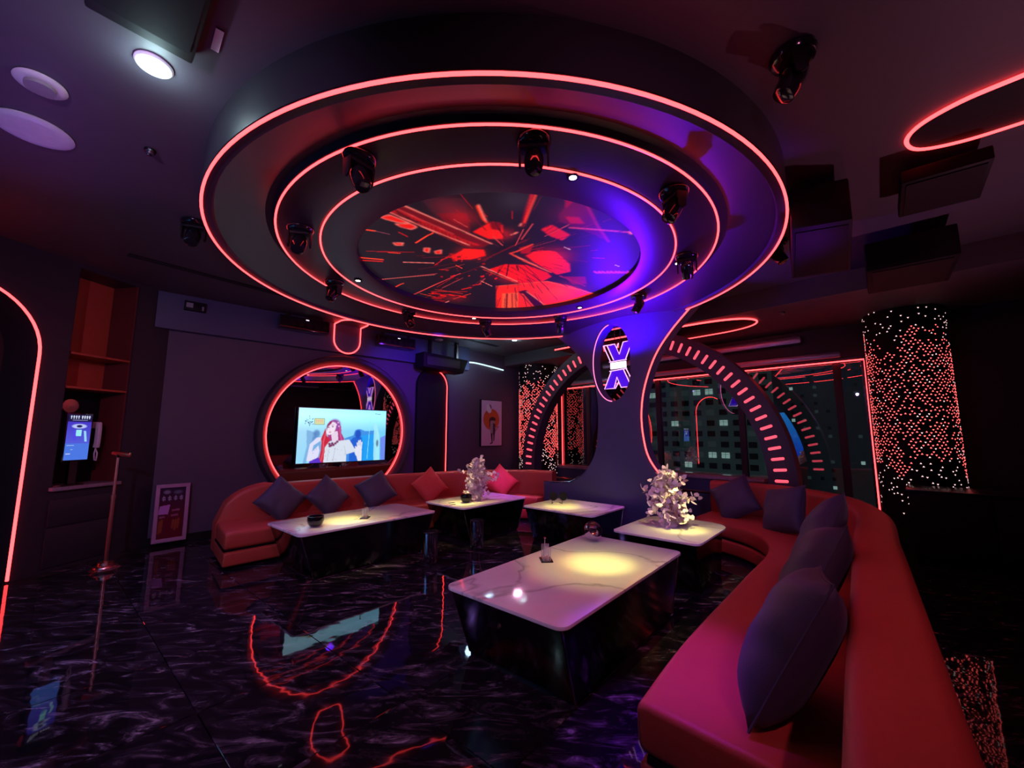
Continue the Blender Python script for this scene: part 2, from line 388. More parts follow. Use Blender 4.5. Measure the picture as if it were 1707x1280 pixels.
# angled corner wall on the left, with arch recess and shelf niche
A37 = R(37); ux, uy = math.cos(A37), math.sin(A37); nx, ny = -uy, ux        # n points away from the room
P0 = (.35, 7.65)
def aw(s, d, z): return Vector((P0[0]+ux*s+nx*d, P0[1]+uy*s+ny*d, z))
TW = Matrix(((ux, nx, 0, P0[0]), (uy, ny, 0, P0[1]), (0, 0, 1, 0), (0, 0, 0, 1)))
aw_b = B()
for s0, s1, z0, z1 in [(-3.2, -2.66, 0, ZC), (-2.66, -1.27, 3.13, ZC), (-1.27, -1.0, 0, ZC), (-.31, .25, 0, ZC), (-1.0, -.31, 3.56, ZC), (-1.0, -.31, 0, .92)]:
    aw_b.box((s0, 0, z0), (s1, .5, z1), TW)
aw_b.box((-3.2, .5, 0), (.25, .6, ZC), TW)
# rounded shoulders of the arch opening
for sg in (-1, 1):
    c0 = -1.965; r_ = .70
    pl = [(c0+sg*r_, 2.43)] + [(c0+sg*r_*math.cos(a), 2.43+r_*math.sin(a)) for a in np.linspace(0, PI/2, 14)] + [(c0+sg*r_, 3.13)]
    vv = [aw(a, .0, b) for a, b in pl] + [aw(a, .5, b) for a, b in pl]; n_ = len(pl)
    aw_b.add(vv, [tuple(range(n_)), tuple(range(n_, 2*n_))[::-1]] + [(i, (i+1) % n_, n_+(i+1) % n_, n_+i) for i in range(n_)])
struct(aw_b.build('wall_corner', 'walldark', smooth=20))

# window: frames, panes, neon surround
win = struct(B().box((XW-.02, .60, .10), (XW+.08, .66, 2.76)).box((XW-.02, 6.69, .70), (XW+.08, 6.75, 2.76)).box((XW-.02, .6, 2.72), (XW+.08, 6.75, 2.78)).build('window_1', 'darkmetal'))
for y0 in (.98, 2.46, 4.1, 5.95):
    B().box((XW+.0, y0-.05, .12 if y0 < 2 else .74), (XW+.1, y0+.05, 2.74)).build('mullion', 'walldark', win, bevel=.006)
ys = [.63, .98, 2.46, 4.1, 5.95, 6.72]
for a, b in zip(ys[:-1], ys[1:]):
    B().box((XW+.045, a, .12 if b < 2.5 else .74), (XW+.055, b, 2.74)).build('pane', 'glass', win, smooth=0)
B().box((XW-.34, 2.07, .70), (XW+.02, 7.6, .76)).build('sill', 'sill', win, bevel=.006)
B().box((XW-.28, 2.10, .0), (XW-.01, 7.6, .70)).build('sill_box', 'navy', win)
B().tube([(XW-.05, .62, .30), (XW-.05, .62, 2.73), (XW-.05, 6.74, 2.73), (XW-.05, 6.74, .77)], .011, 6).build('neon_line', 'neon', win)
B().box((XW-.10, .9, 2.80), (XW-.01, 6.4, 2.90)).build('reflection_bar', 'satin', win, bevel=.03)  # added metal bar, stands in for a light reflection above the window
B().box((XW-.16, 1.4, 3.10), (XW-.01, 5.4, 3.24)).build('reflection_bar', 'satin', win, bevel=.05)  # second added bar, for the broader reflection higher up
# night facade across the street
fac = thing('apartment_building', 'dark apartment block with rows of lit windows seen through the window wall', 'building', (122, 55, -22))
B().box((120, 27, -22), (130, 112, 26)).build('wall', 'concrete', fac)
hw = B().box((-.2, -1.0, -.75), (.0, 1.0, .75)); mw = {k: hw.mesh('window', M[k], smooth=0) for k in ('pane_dark', 'pane_lit', 'pane_dim')}
fr_me = B().box((-.26, -.04, -.75), (-.16, .04, .75)).box((-.26, -1.0, .25), (-.16, 1.0, .32)).mesh('mullion', 'walldark', smooth=0)
wy = [29+3.4*i for i in range(10)] + [88+3.4*i for i in range(5)]
for j in range(11):
    for y in wy:
        k = 'pane_dark'; q = random.random()
        if q < .11: k = 'pane_lit'
        elif q < .34: k = 'pane_dim'
        o = place(mw[k], 'window', fac, (120-122, y-55, -10.2+2.95*j+22))
        if k == 'pane_lit': place(fr_me, 'mullion', o, (0, 0, 0))
tw = thing('tower_block', 'farther dark tower with sparse small lights at the right of the window', 'building', (190, 22, -40))
B().box((190, 6, -40), (200, 41, 70)).build('wall', 'tower', tw)
for j in range(19):
    for y in (10, 13.5, 17, 22, 25.5, 29, 33, 36.5):
        q = random.random()
        if q < .55: place(mw['pane_dim' if q < .22 else 'pane_lit' if q < .33 else 'pane_dark'], 'window', tw, (0, y-22, -18+3.1*j+40), scale=(1, .55, .75))

# ================================================================== ROUND CEILING FEATURE
cf = thing('ceiling_feature', 'round black stepped ceiling drum with three red neon rings and a picture disc', 'ceiling feature', (CX, CY, 3.4))
def lat(prof, n=128): return B().lathe(prof, (CX, CY, 0), n, cap=False)
lat([(2.772, ZC), (2.774, 3.32), (2.774, 3.30)]).build('rim_band', 'drumside', cf)
lat([(2.768, ZC), (2.768, 3.30), (2.755, 3.285), (2.70, 3.285), (2.69, 3.31), (2.35, 3.475), (2.35, ZC-.01)]).build('outer_tier', 'tier', cf)
lat([(2.35, 3.50), (2.35, 3.476), (2.30, 3.47), (2.285, 3.43), (2.27, 3.425), (1.92, 3.425), (1.915, 3.45), (1.89, 3.45), (1.885, 3.425), (1.57, 3.425), (1.56, 3.43), (1.56, 3.50)]).build('inner_tier', 'tier', cf)
for r_, z, t in ((2.765, 3.283, .010), (2.27, 3.424, .009), (1.90, 3.424, .008)):
    B().tube(circ(CX, CY, r_, 160, z=z), t, 6, True).build('neon_ring', 'neon', cf)
lat([(1.56, 3.50), (0, 3.50)]).build('screen_backing', 'black', cf)
# the picture: red city streets seen from below (cells in metres around the centre)
P = Paint(340, 340, (26, 18, 25))
def Q(L): return [((x+1.6)/3.2, (y+1.6)/3.2) for x, y in L]
P.poly(Q([(-1.41, -0.55), (-1.13, -0.82), (-0.95, -0.58), (-1.14, -0.39)]), (60, 24, 34), 0.6)
P.poly(Q([(-1.18, -0.45), (-0.99, -0.64), (-0.75, -0.39), (-0.87, -0.28)]), (110, 12, 20), 0.8)
P.poly(Q([(-1.56, -0.18), (-1.52, -0.37), (-1.18, -0.35), (-0.81, -0.34), (-0.46, -0.37), (-0.46, -0.21), (-0.63, -0.11), (-1.12, -0.15), (-1.39, -0.15)]), (110, 12, 20), 1)
P.poly(Q([(-1.44, -0.25), (-1.18, -0.25), (-0.73, -0.23), (-0.51, -0.26), (-0.56, -0.15), (-1.08, -0.16)]), (190, 20, 22), 1)
P.line(Q([(-1.44, -0.24), (-1.39, -0.18)]), 0.0016, (60, 8, 12), 1)
P.line(Q([(-1.4, -0.24), (-1.35, -0.18)]), 0.0016, (60, 8, 12), 1)
P.line(Q([(-1.36, -0.24), (-1.31, -0.18)]), 0.0016, (60, 8, 12), 1)
P.line(Q([(-1.33, -0.24), (-1.28, -0.17)]), 0.0016, (60, 8, 12), 1)
P.line(Q([(-1.29, -0.24), (-1.24, -0.17)]), 0.0016, (60, 8, 12), 1)
P.line(Q([(-1.25, -0.23), (-1.2, -0.17)]), 0.0016, (60, 8, 12), 1)
P.line(Q([(-1.21, -0.23), (-1.16, -0.17)]), 0.0016, (60, 8, 12), 1)
P.line(Q([(-1.17, -0.23), (-1.12, -0.17)]), 0.0016, (60, 8, 12), 1)
P.line(Q([(-1.13, -0.23), (-1.08, -0.16)]), 0.0016, (60, 8, 12), 1)
P.line(Q([(-1.09, -0.23), (-1.04, -0.16)]), 0.0016, (60, 8, 12), 1)
P.line(Q([(-1.05, -0.23), (-0.99, -0.16)]), 0.0016, (60, 8, 12), 1)
P.line(Q([(-1.01, -0.22), (-0.95, -0.16)]), 0.0016, (60, 8, 12), 1)
P.line(Q([(-0.97, -0.22), (-0.91, -0.16)]), 0.0016, (60, 8, 12), 1)
P.line(Q([(-0.93, -0.22), (-0.86, -0.15)]), 0.0016, (60, 8, 12), 1)
P.line(Q([(-0.88, -0.22), (-0.82, -0.15)]), 0.0016, (60, 8, 12), 1)
P.line(Q([(-0.84, -0.22), (-0.77, -0.15)]), 0.0016, (60, 8, 12), 1)
P.line(Q([(-0.79, -0.22), (-0.72, -0.15)]), 0.0016, (60, 8, 12), 1)
P.line(Q([(-0.75, -0.21), (-0.68, -0.14)]), 0.0016, (60, 8, 12), 1)
P.line(Q([(-0.7, -0.21), (-0.63, -0.14)]), 0.0016, (60, 8, 12), 1)
P.line(Q([(-0.65, -0.21), (-0.58, -0.14)]), 0.0016, (60, 8, 12), 1)
P.line(Q([(-0.6, -0.21), (-0.53, -0.14)]), 0.0016, (60, 8, 12), 1)
P.line(Q([(-0.56, -0.21), (-0.48, -0.13)]), 0.0016, (60, 8, 12), 1)
P.line(Q([(-1.52, -0.36), (-0.45, -0.36)]), 0.002, (255, 120, 110), 1)
P.line(Q([(-1.56, -0.18), (-1.1, -0.16), (-0.6, -0.17)]), 0.002, (255, 120, 110), 1)
P.line(Q([(-1.53, -0.27), (-0.85, -0.25)]), 0.0015, (220, 60, 60), 1)
P.poly(Q([(-1.57, -0.17), (-1.52, -0.29), (-1.43, -0.2), (-1.5, -0.17)]), (170, 14, 16), 1)
P.poly(Q([(-1.52, -0.04), (-1.46, -0.14), (-1.27, -0.14), (-1.34, -0.07), (-1.47, -0.04)]), (235, 24, 14), 1)
P.line(Q([(-1.52, -0.04), (-1.46, -0.14), (-1.27, -0.14), (-1.34, -0.07), (-1.47, -0.04), (-1.52, -0.04)]), 0.0014, (255, 120, 110), 1)
P.poly(Q([(-1.35, -0.03), (-1.26, -0.13), (-1.18, -0.12), (-1.19, -0.04), (-1.29, -0.01)]), (235, 24, 14), 1)
P.line(Q([(-1.35, -0.03), (-1.26, -0.13), (-1.18, -0.12), (-1.19, -0.04), (-1.29, -0.01), (-1.35, -0.03)]), 0.0014, (255, 120, 110), 1)
P.poly(Q([(-1.18, 0.33), (-1.11, 0.26), (-1.09, 0.32), (-1.14, 0.36)]), (235, 24, 14), 1)
P.line(Q([(-1.18, 0.33), (-1.11, 0.26), (-1.09, 0.32), (-1.14, 0.36), (-1.18, 0.33)]), 0.0014, (255, 120, 110), 1)
P.poly(Q([(-0.89, 0.21), (-0.85, 0.17), (-0.8, 0.27), (-0.85, 0.28)]), (235, 24, 14), 1)
P.line(Q([(-0.89, 0.21), (-0.85, 0.17), (-0.8, 0.27), (-0.85, 0.28), (-0.89, 0.21)]), 0.0014, (255, 120, 110), 1)
P.poly(Q([(-0.77, 0.2), (-0.74, 0.12), (-0.69, 0.2), (-0.73, 0.24)]), (235, 24, 14), 1)
P.line(Q([(-0.77, 0.2), (-0.74, 0.12), (-0.69, 0.2), (-0.73, 0.24), (-0.77, 0.2)]), 0.0014, (255, 120, 110), 1)
P.poly(Q([(-0.74, -0.41), (-0.74, -0.69), (-0.63, -0.71), (-0.44, -0.51), (-0.55, -0.41)]), (235, 24, 14), 1)
P.poly(Q([(-0.76, -0.67), (-0.67, -0.73), (-0.56, -0.62), (-0.65, -0.58)]), (120, 10, 14), 1)
P.line(Q([(-1.0, -0.79), (-0.82, -0.66), (-0.76, -0.64)]), 0.003, (250, 60, 30), 1)
P.line(Q([(-1.0, -0.81), (-0.79, -0.66)]), 0.0016, (255, 120, 110), 1)
P.line(Q([(-0.84, -1.31), (-0.66, -1.06), (-0.48, -0.83)]), 0.006, (110, 12, 20), 1)
P.line(Q([(-0.81, -1.32), (-0.51, -0.88)]), 0.002, (250, 60, 30), 1)
P.line(Q([(-0.81, -1.26), (-0.52, -0.88)]), 0.0015, (235, 24, 14), 1)
P.line(Q([(-0.44, -0.63), (-0.43, -0.71)]), 0.002, (255, 120, 110), 1)
P.line(Q([(-0.5, -0.81), (-0.52, -0.85)]), 0.0018, (255, 120, 110), 1)
P.poly(Q([(-0.39, -1.18), (-0.53, -1.47), (-0.37, -1.48), (-0.04, -1.36), (0.4, -1.22), (0.13, -1.2), (-0.15, -1.15), (-0.29, -1.12)]), (84, 14, 34), 1)
P.poly(Q([(-0.33, -1.21), (-0.23, -1.29), (-0.1, -1.26), (-0.2, -1.17)]), (170, 14, 16), 1)
P.poly(Q([(-0.55, -1.39), (-0.51, -1.47), (-0.46, -1.39), (-0.43, -1.29)]), (170, 14, 16), 0.7)
P.line(Q([(-0.33, -1.45), (0.02, -1.32), (0.37, -1.22)]), 0.003, (150, 20, 50), 1)
P.line(Q([(-0.14, -1.12), (0.01, -1.23), (0.36, -1.48)]), 0.0022, (235, 60, 80), 1)
P.poly(Q([(0.32, -1.47), (0.36, -1.51), (0.41, -1.47), (0.37, -1.45)]), (250, 90, 80), 1)
P.poly(Q([(-0.31, -0.91), (-0.31, -1.03), (-0.03, -1.04), (0.01, -0.91), (-0.16, -0.88)]), (235, 24, 14), 0.85)
P.poly(Q([(-0.57, 0.19), (-0.58, -0.07), (-0.42, -0.2), (-0.31, -0.1), (-0.37, 0.09), (-0.5, 0.23)]), (235, 24, 14), 1)
P.poly(Q([(-0.63, 0.13), (-0.59, 0.1), (-0.56, 0.18)]), (170, 14, 16), 1)
P.poly(Q([(-0.36, -0.13), (-0.34, -0.49), (-0.28, -0.68), (-0.24, -0.52), (-0.23, -0.18)]), (22, 14, 20), 1)
P.line(Q([(-0.26, 0.0), (-0.26, -0.66)]), 0.0016, (150, 20, 20), 1)
P.poly(Q([(-0.18, -0.49), (-0.14, -0.65), (-0.01, -0.48), (-0.07, -0.41)]), (170, 14, 16), 1)
P.poly(Q([(0.0, -0.41), (-0.01, -0.6), (0.15, -0.7), (0.52, -0.61), (0.7, -0.48), (0.66, -0.31), (0.41, -0.33), (0.19, -0.36)]), (235, 24, 14), 1)
P.line(Q([(-0.16, -0.33), (-0.14, -0.42), (-0.14, -0.64)]), 0.0025, (250, 60, 30), 1)
P.line(Q([(-0.16, -0.33), (0.12, -0.3), (0.56, -0.3)]), 0.0025, (250, 60, 30), 1)
P.line(Q([(-0.08, -0.33), (0.51, -0.3)]), 0.0012, (255, 120, 110), 1)
P.poly(Q([(-0.04, 0.15), (-0.01, -0.08), (0.18, -0.24), (0.52, -0.27), (0.66, -0.22), (0.72, 0.05), (0.58, 0.22), (0.25, 0.19)]), (235, 20, 12), 1)
P.line(Q([(0.02, 0.17), (0.51, 0.19)]), 0.0018, (90, 6, 8), 1)
P.line(Q([(0.05, 0.09), (0.55, 0.13)]), 0.0018, (90, 6, 8), 1)
P.line(Q([(0.07, 0.0), (0.58, 0.07)]), 0.0018, (90, 6, 8), 1)
P.line(Q([(0.1, -0.08), (0.62, 0.02)]), 0.0018, (90, 6, 8), 1)
P.line(Q([(0.12, -0.16), (0.66, -0.04)]), 0.0018, (90, 6, 8), 1)
P.line(Q([(-0.16, 0.15), (0.47, 0.19)]), 0.0022, (255, 120, 110), 1)
P.line(Q([(-0.09, 0.2), (0.49, 0.23)]), 0.0015, (250, 60, 30), 1)
P.poly(Q([(0.39, 0.5), (0.57, 0.25), (0.73, -0.09), (1.11, -0.2), (1.58, -0.24), (1.65, 0.17), (1.53, 0.43), (1.41, 0.84), (1.03, 1.21)]), (250, 36, 14), 1)
P.poly(Q([(0.74, 0.44), (0.77, 0.32), (1.49, 0.61), (1.39, 0.78)]), (60, 8, 10), 1)
P.line(Q([(0.84, 0.46), (1.41, 0.76)]), 0.003, (250, 60, 30), 1)
P.line(Q([(0.82, 0.36), (1.51, 0.59)]), 0.0018, (255, 120, 110), 1)
P.poly(Q([(0.64, 0.65), (0.77, 0.47), (1.31, 1.01), (1.13, 1.19)]), (255, 84, 44), 1)
P.line(Q([(0.69, 0.61), (1.18, 1.14)]), 0.004, (120, 8, 10), 1)
P.line(Q([(0.74, 0.56), (1.25, 1.07)]), 0.003, (150, 10, 12), 1)
P.line(Q([(0.77, 0.53), (1.29, 1.03)]), 0.002, (120, 8, 10), 1)
P.line(Q([(0.39, 0.5), (0.74, -0.08), (1.58, -0.24), (1.51, 0.38), (1.39, 0.83)]), 0.002, (255, 90, 60), 1)
P.poly(Q([(0.77, -0.33), (0.96, -0.51), (1.18, -0.38), (1.05, -0.25)]), (170, 14, 16), 0.6)
P.line(Q([(0.71, -0.31), (1.23, -0.32)]), 0.0015, (200, 30, 30), 1)
P.line(Q([(0.89, -0.69), (0.94, -0.67)]), 0.0018, (230, 50, 160), 1)
P.line(Q([(0.92, -0.69), (0.98, -0.67)]), 0.0018, (230, 50, 160), 1)
P.line(Q([(0.95, -0.69), (0.96, -0.7)]), 0.0018, (230, 50, 160), 1)
P.line(Q([(0.93, -0.73), (1.0, -0.69)]), 0.0018, (230, 50, 160), 1)
P.line(Q([(0.96, -0.73), (0.98, -0.72)]), 0.0018, (230, 50, 160), 1)
P.line(Q([(0.98, -0.73), (1.02, -0.71)]), 0.0018, (230, 50, 160), 1)
P.line(Q([(0.96, -0.76), (1.01, -0.74)]), 0.0018, (230, 50, 160), 1)
P.line(Q([(0.99, -0.76), (1.05, -0.74)]), 0.0018, (230, 50, 160), 1)
P.line(Q([(1.02, -0.76), (1.03, -0.77)]), 0.0018, (230, 50, 160), 1)
P.line(Q([(1.0, -0.8), (1.07, -0.76)]), 0.0018, (230, 50, 160), 1)
P.line(Q([(1.03, -0.8), (1.05, -0.79)]), 0.0018, (230, 50, 160), 1)
P.line(Q([(1.06, -0.8), (1.09, -0.78)]), 0.0018, (230, 50, 160), 1)
P.line(Q([(1.03, -0.83), (1.08, -0.81)]), 0.0018, (230, 50, 160), 1)
P.line(Q([(1.06, -0.83), (1.12, -0.81)]), 0.0018, (230, 50, 160), 1)
P.line(Q([(1.09, -0.83), (1.1, -0.84)]), 0.0018, (230, 50, 160), 1)
P.line(Q([(1.07, -0.87), (1.14, -0.83)]), 0.0018, (230, 50, 160), 1)
P.line(Q([(1.1, -0.87), (1.13, -0.86)]), 0.0018, (230, 50, 160), 1)
P.line(Q([(1.13, -0.87), (1.17, -0.85)]), 0.0018, (230, 50, 160), 1)
P.line(Q([(1.1, -0.9), (1.15, -0.88)]), 0.0018, (230, 50, 160), 1)
P.line(Q([(1.13, -0.9), (1.19, -0.88)]), 0.0018, (230, 50, 160), 1)
P.line(Q([(1.16, -0.9), (1.17, -0.91)]), 0.0018, (230, 50, 160), 1)
P.line(Q([(1.14, -0.93), (1.21, -0.9)]), 0.0018, (230, 50, 160), 1)
P.line(Q([(1.17, -0.94), (1.2, -0.93)]), 0.0018, (230, 50, 160), 1)
P.line(Q([(1.2, -0.94), (1.24, -0.92)]), 0.0018, (230, 50, 160), 1)
P.line(Q([(1.17, -0.97), (1.22, -0.95)]), 0.0018, (230, 50, 160), 1)
P.line(Q([(1.2, -0.97), (1.26, -0.95)]), 0.0018, (230, 50, 160), 1)
P.blur(2)
P.glow((0.134, 0.312), 0.040, (150, 20, 30), 0.28)
P.glow((0.194, 0.328), 0.040, (200, 20, 20), 0.39)
P.glow((0.575, 0.322), 0.056, (255, 20, 12), 0.50)
P.glow((0.859, 0.512), 0.072, (255, 60, 20), 0.44)
P.glow((0.356, 0.491), 0.036, (255, 20, 12), 0.44)
P.glow((0.606, 0.531), 0.056, (250, 20, 12), 0.39)
P.glow((0.394, 0.1), 0.056, (120, 20, 40), 0.33)
P.glow((0.241, 0.163), 0.048, (60, 50, 60), 0.39)
P.glow((0.341, 0.319), 0.028, (250, 20, 12), 0.39)
P.glow((0.584, 0.897), 0.048, (200, 20, 16), 0.22)
P.line(Q([(-0.51, 0.21), (-0.59, 0.32)]), 0.0012, (110, 12, 20), 0.6265301440287145)
P.line(Q([(-0.1, -0.61), (-0.04, -0.86)]), 0.0012, (200, 60, 60), 0.4431778128215239)
P.line(Q([(0.4, -1.37), (0.49, -1.54)]), 0.0012, (26, 10, 16), 0.41102114038790805)
P.line(Q([(-1.07, 0.5), (-1.29, 0.7)]), 0.0016, (170, 14, 16), 0.8554254838090237)
P.line(Q([(0.26, -0.12), (0.67, 0.1)]), 0.0012, (26, 10, 16), 0.7749191310011108)
P.line(Q([(0.02, -0.91), (0.06, -1.08)]), 0.0022, (26, 10, 16), 0.8375198520936026)
P.line(Q([(-0.13, -0.59), (-0.11, -0.77)]), 0.0012, (110, 12, 20), 0.583598943463925)
P.line(Q([(-0.07, -0.64), (-0.01, -0.9)]), 0.0022, (26, 10, 16), 0.4587186909647054)
P.line(Q([(-0.19, -0.84), (-0.22, -1.14)]), 0.0012, (26, 10, 16), 0.6254418641079971)
P.line(Q([(-0.86, -0.07), (-0.97, -0.03)]), 0.0012, (26, 10, 16), 0.7012946458212566)
P.line(Q([(0.76, -0.55), (0.92, -0.59)]), 0.0022, (26, 10, 16), 0.745799394526178)
P.line(Q([(0.3, -0.61), (0.61, -0.79)]), 0.0022, (110, 12, 20), 0.755285330095784)
P.line(Q([(-0.38, -0.25), (-0.73, -0.13)]), 0.0012, (26, 10, 16), 0.4389568454483158)
P.line(Q([(-0.92, 0.37), (-1.2, 0.64)]), 0.0022, (170, 14, 16), 0.827054010636799)
P.line(Q([(1.22, -0.52), (1.52, -0.56)]), 0.0012, (26, 10, 16), 0.5711936660805694)
P.line(Q([(0.41, -0.98), (0.45, -1.03)]), 0.0016, (170, 14, 16), 0.5884648718792139)
P.line(Q([(0.5, 0.06), (0.72, 0.19)]), 0.0012, (26, 10, 16), 0.5189344402121796)
P.line(Q([(0.29, 0.41), (0.35, 0.52)]), 0.0016, (26, 10, 16), 0.7793967333304811)
P.line(Q([(-0.38, -0.91), (-0.47, -1.12)]), 0.0022, (26, 10, 16), 0.3864540754538317)
P.line(Q([(-0.44, -0.37), (-0.73, -0.4)]), 0.0022, (110, 12, 20), 0.4265246601188775)
P.line(Q([(0.39, 0.66), (0.69, 1.24)]), 0.0012, (26, 10, 16), 0.4946284146650549)
P.line(Q([(0.18, -0.26), (0.32, -0.23)]), 0.0012, (26, 10, 16), 0.3835008919070721)
P.line(Q([(0.44, 0.0), (0.79, 0.2)]), 0.0016, (26, 10, 16), 0.5067557068717068)
P.line(Q([(-0.49, 0.08), (-0.78, 0.43)]), 0.0016, (170, 14, 16), 0.38607828900933266)
P.line(Q([(-0.68, 0.59), (-0.89, 0.96)]), 0.0012, (26, 10, 16), 0.714753580790062)
P.line(Q([(0.41, 0.48), (0.66, 0.85)]), 0.0016, (26, 10, 16), 0.40457455260868425)
P.line(Q([(0.59, -0.74), (0.73, -0.81)]), 0.0022, (26, 10, 16), 0.8012093662943673)
P.line(Q([(1.1, -0.08), (1.72, 0.05)]), 0.0012, (26, 10, 16), 0.44671779916062737)
P.line(Q([(-0.61, 0.42), (-0.74, 0.63)]), 0.0016, (26, 10, 16), 0.6761123994033074)
P.line(Q([(0.02, -0.12), (0.25, 0.16)]), 0.0022, (26, 10, 16), 0.8962346350542912)
P.line(Q([(-0.05, -1.05), (-0.02, -1.25)]), 0.0012, (110, 12, 20), 0.38537566996149686)
P.line(Q([(0.14, -0.12), (0.24, -0.06)]), 0.0016, (26, 10, 16), 0.599442454302652)
P.line(Q([(-0.79, 0.36), (-0.85, 0.43)]), 0.0016, (110, 12, 20), 0.8333037141878387)
P.line(Q([(0.91, 0.5), (1.38, 0.88)]), 0.0022, (26, 10, 16), 0.6227564311155465)
P.line(Q([(0.6, 0.36), (0.7, 0.46)]), 0.0012, (26, 10, 16), 0.7229307739091614)
P.line(Q([(-0.23, -0.05), (-0.27, 0.1)]), 0.0012, (170, 14, 16), 0.38568210204262005)
P.line(Q([(-0.1, 0.46), (-0.08, 0.82)]), 0.0012, (26, 10, 16), 0.5336061391720934)
P.line(Q([(-0.25, -0.5), (-0.43, -0.79)]), 0.0016, (200, 60, 60), 0.8080314120341021)
P.line(Q([(0.47, -0.43), (0.66, -0.46)]), 0.0012, (26, 10, 16), 0.4556895176528106)
P.line(Q([(0.12, -0.15), (0.22, -0.08)]), 0.0022, (26, 10, 16), 0.8869063283905599)
P.line(Q([(-0.21, 0.85), (-0.22, 1.2)]), 0.0016, (170, 14, 16), 0.4798842396811347)
P.line(Q([(0.42, 0.31), (0.56, 0.46)]), 0.0016, (26, 10, 16), 0.4892955617543016)
P.line(Q([(-1.21, -0.2), (-1.4, -0.18)]), 0.0016, (26, 10, 16), 0.6115678680569068)
P.line(Q([(0.31, 1.02), (0.48, 1.53)]), 0.0012, (110, 12, 20), 0.3713903579127311)
P.line(Q([(0.44, -0.11), (0.99, 0.1)]), 0.0016, (26, 10, 16), 0.861874470889489)
P.line(Q([(-0.08, -1.35), (-0.06, -1.64)]), 0.0016, (26, 10, 16), 0.5916261392530108)
P.line(Q([(-0.34, 0.24), (-0.44, 0.55)]), 0.0016, (200, 60, 60), 0.46491281198863443)
P.line(Q([(0.28, 0.32), (0.52, 0.66)]), 0.0022, (26, 10, 16), 0.6007503240701801)
P.line(Q([(-0.23, 0.27), (-0.24, 0.38)]), 0.0016, (26, 10, 16), 0.6491348815320039)
P.line(Q([(0.93, 0.09), (1.39, 0.28)]), 0.0012, (26, 10, 16), 0.8690466325279634)
P.line(Q([(1.28, -0.74), (1.88, -0.91)]), 0.0022, (26, 10, 16), 0.7688820665128093)
P.line(Q([(-0.05, -1.21), (-0.04, -1.32)]), 0.0016, (170, 14, 16), 0.36051692492049353)
P.line(Q([(-0.78, -0.01), (-1.1, 0.15)]), 0.0022, (26, 10, 16), 0.6262916412539925)
P.line(Q([(-0.27, -0.15), (-0.52, 0.22)]), 0.0012, (26, 10, 16), 0.3559417068271204)
P.line(Q([(-0.07, -0.57), (-0.03, -0.68)]), 0.0012, (26, 10, 16), 0.6302878745141386)
P.line(Q([(-0.41, -0.81), (-0.54, -1.04)]), 0.0022, (26, 10, 16), 0.6284140402645706)
P.line(Q([(0.96, -0.31), (1.25, -0.3)]), 0.0016, (26, 10, 16), 0.46109287907365615)
P.line(Q([(0.08, -1.07), (0.17, -1.36)]), 0.0012, (110, 12, 20), 0.3551975400619905)
P.line(Q([(-0.35, -0.41), (-0.54, -0.48)]), 0.0022, (200, 60, 60), 0.8495157918927267)
P.line(Q([(-0.44, -0.65), (-0.5, -0.72)]), 0.0022, (110, 12, 20), 0.44849792817292394)
P.line(Q([(0.94, -0.23), (1.45, -0.17)]), 0.0012, (26, 10, 16), 0.6499760460348649)
P.line(Q([(-0.06, -0.55), (-0.01, -0.67)]), 0.0022, (170, 14, 16), 0.5993993742317153)
P.line(Q([(0.04, 0.86), (0.06, 1.04)]), 0.0022, (26, 10, 16), 0.4615501855428422)
P.line(Q([(-0.68, -0.53), (-0.93, -0.63)]), 0.0022, (110, 12, 20), 0.6229125231850126)
P.line(Q([(0.96, -0.84), (1.2, -0.95)]), 0.0016, (26, 10, 16), 0.590559236688019)
P.line(Q([(-0.44, -0.55), (-0.51, -0.6)]), 0.0022, (26, 10, 16), 0.39668776646270937)
P.line(Q([(-0.06, 1.09), (-0.02, 1.68)]), 0.0012, (170, 14, 16), 0.8630765770691077)
P.line(Q([(-0.94, 0.14), (-1.28, 0.35)]), 0.0012, (26, 10, 16), 0.7440292467894287)
P.line(Q([(-1.23, -0.03), (-1.46, 0.03)]), 0.0022, (26, 10, 16), 0.4213724500062872)
P.line(Q([(-0.05, -0.11), (0.06, 0.11)]), 0.0012, (26, 10, 16), 0.5997172352326344)
P.line(Q([(-0.01, -0.55), (0.07, -0.66)]), 0.0022, (26, 10, 16), 0.7410376474992594)
P.line(Q([(-1.05, -0.37), (-1.33, -0.38)]), 0.0022, (26, 10, 16), 0.43364695762936273)
P.line(Q([(-0.29, 1.18), (-0.32, 1.52)]), 0.0016, (26, 10, 16), 0.761559403683876)
P.line(Q([(-0.3, -1.09), (-0.33, -1.29)]), 0.0016, (110, 12, 20), 0.4895410269915803)
P.line(Q([(-1.2, -0.21), (-1.34, -0.2)]), 0.0012, (26, 10, 16), 0.7560822988469897)
P.line(Q([(-0.77, -0.4), (-1.07, -0.43)]), 0.0012, (26, 10, 16), 0.4589118890878656)
P.line(Q([(-0.49, -0.57), (-0.61, -0.64)]), 0.0022, (26, 10, 16), 0.6999156298343577)
P.line(Q([(0.09, -0.87), (0.21, -1.13)]), 0.0012, (26, 10, 16), 0.6540869554444684)
P.line(Q([(0.74, -0.96), (0.88, -1.05)]), 0.0012, (26, 10, 16), 0.4658570312757179)
P.line(Q([(0.8, 0.77), (1.08, 1.08)]), 0.0016, (26, 10, 16), 0.6566886367267096)
P.line(Q([(-0.38, -0.46), (-0.61, -0.58)]), 0.0012, (170, 14, 16), 0.48325606297576384)
P.line(Q([(0.78, -0.19), (1.09, -0.14)]), 0.0022, (26, 10, 16), 0.714337793407952)
P.line(Q([(-0.05, -0.87), (0.0, -1.09)]), 0.0012, (110, 12, 20), 0.885720458254984)
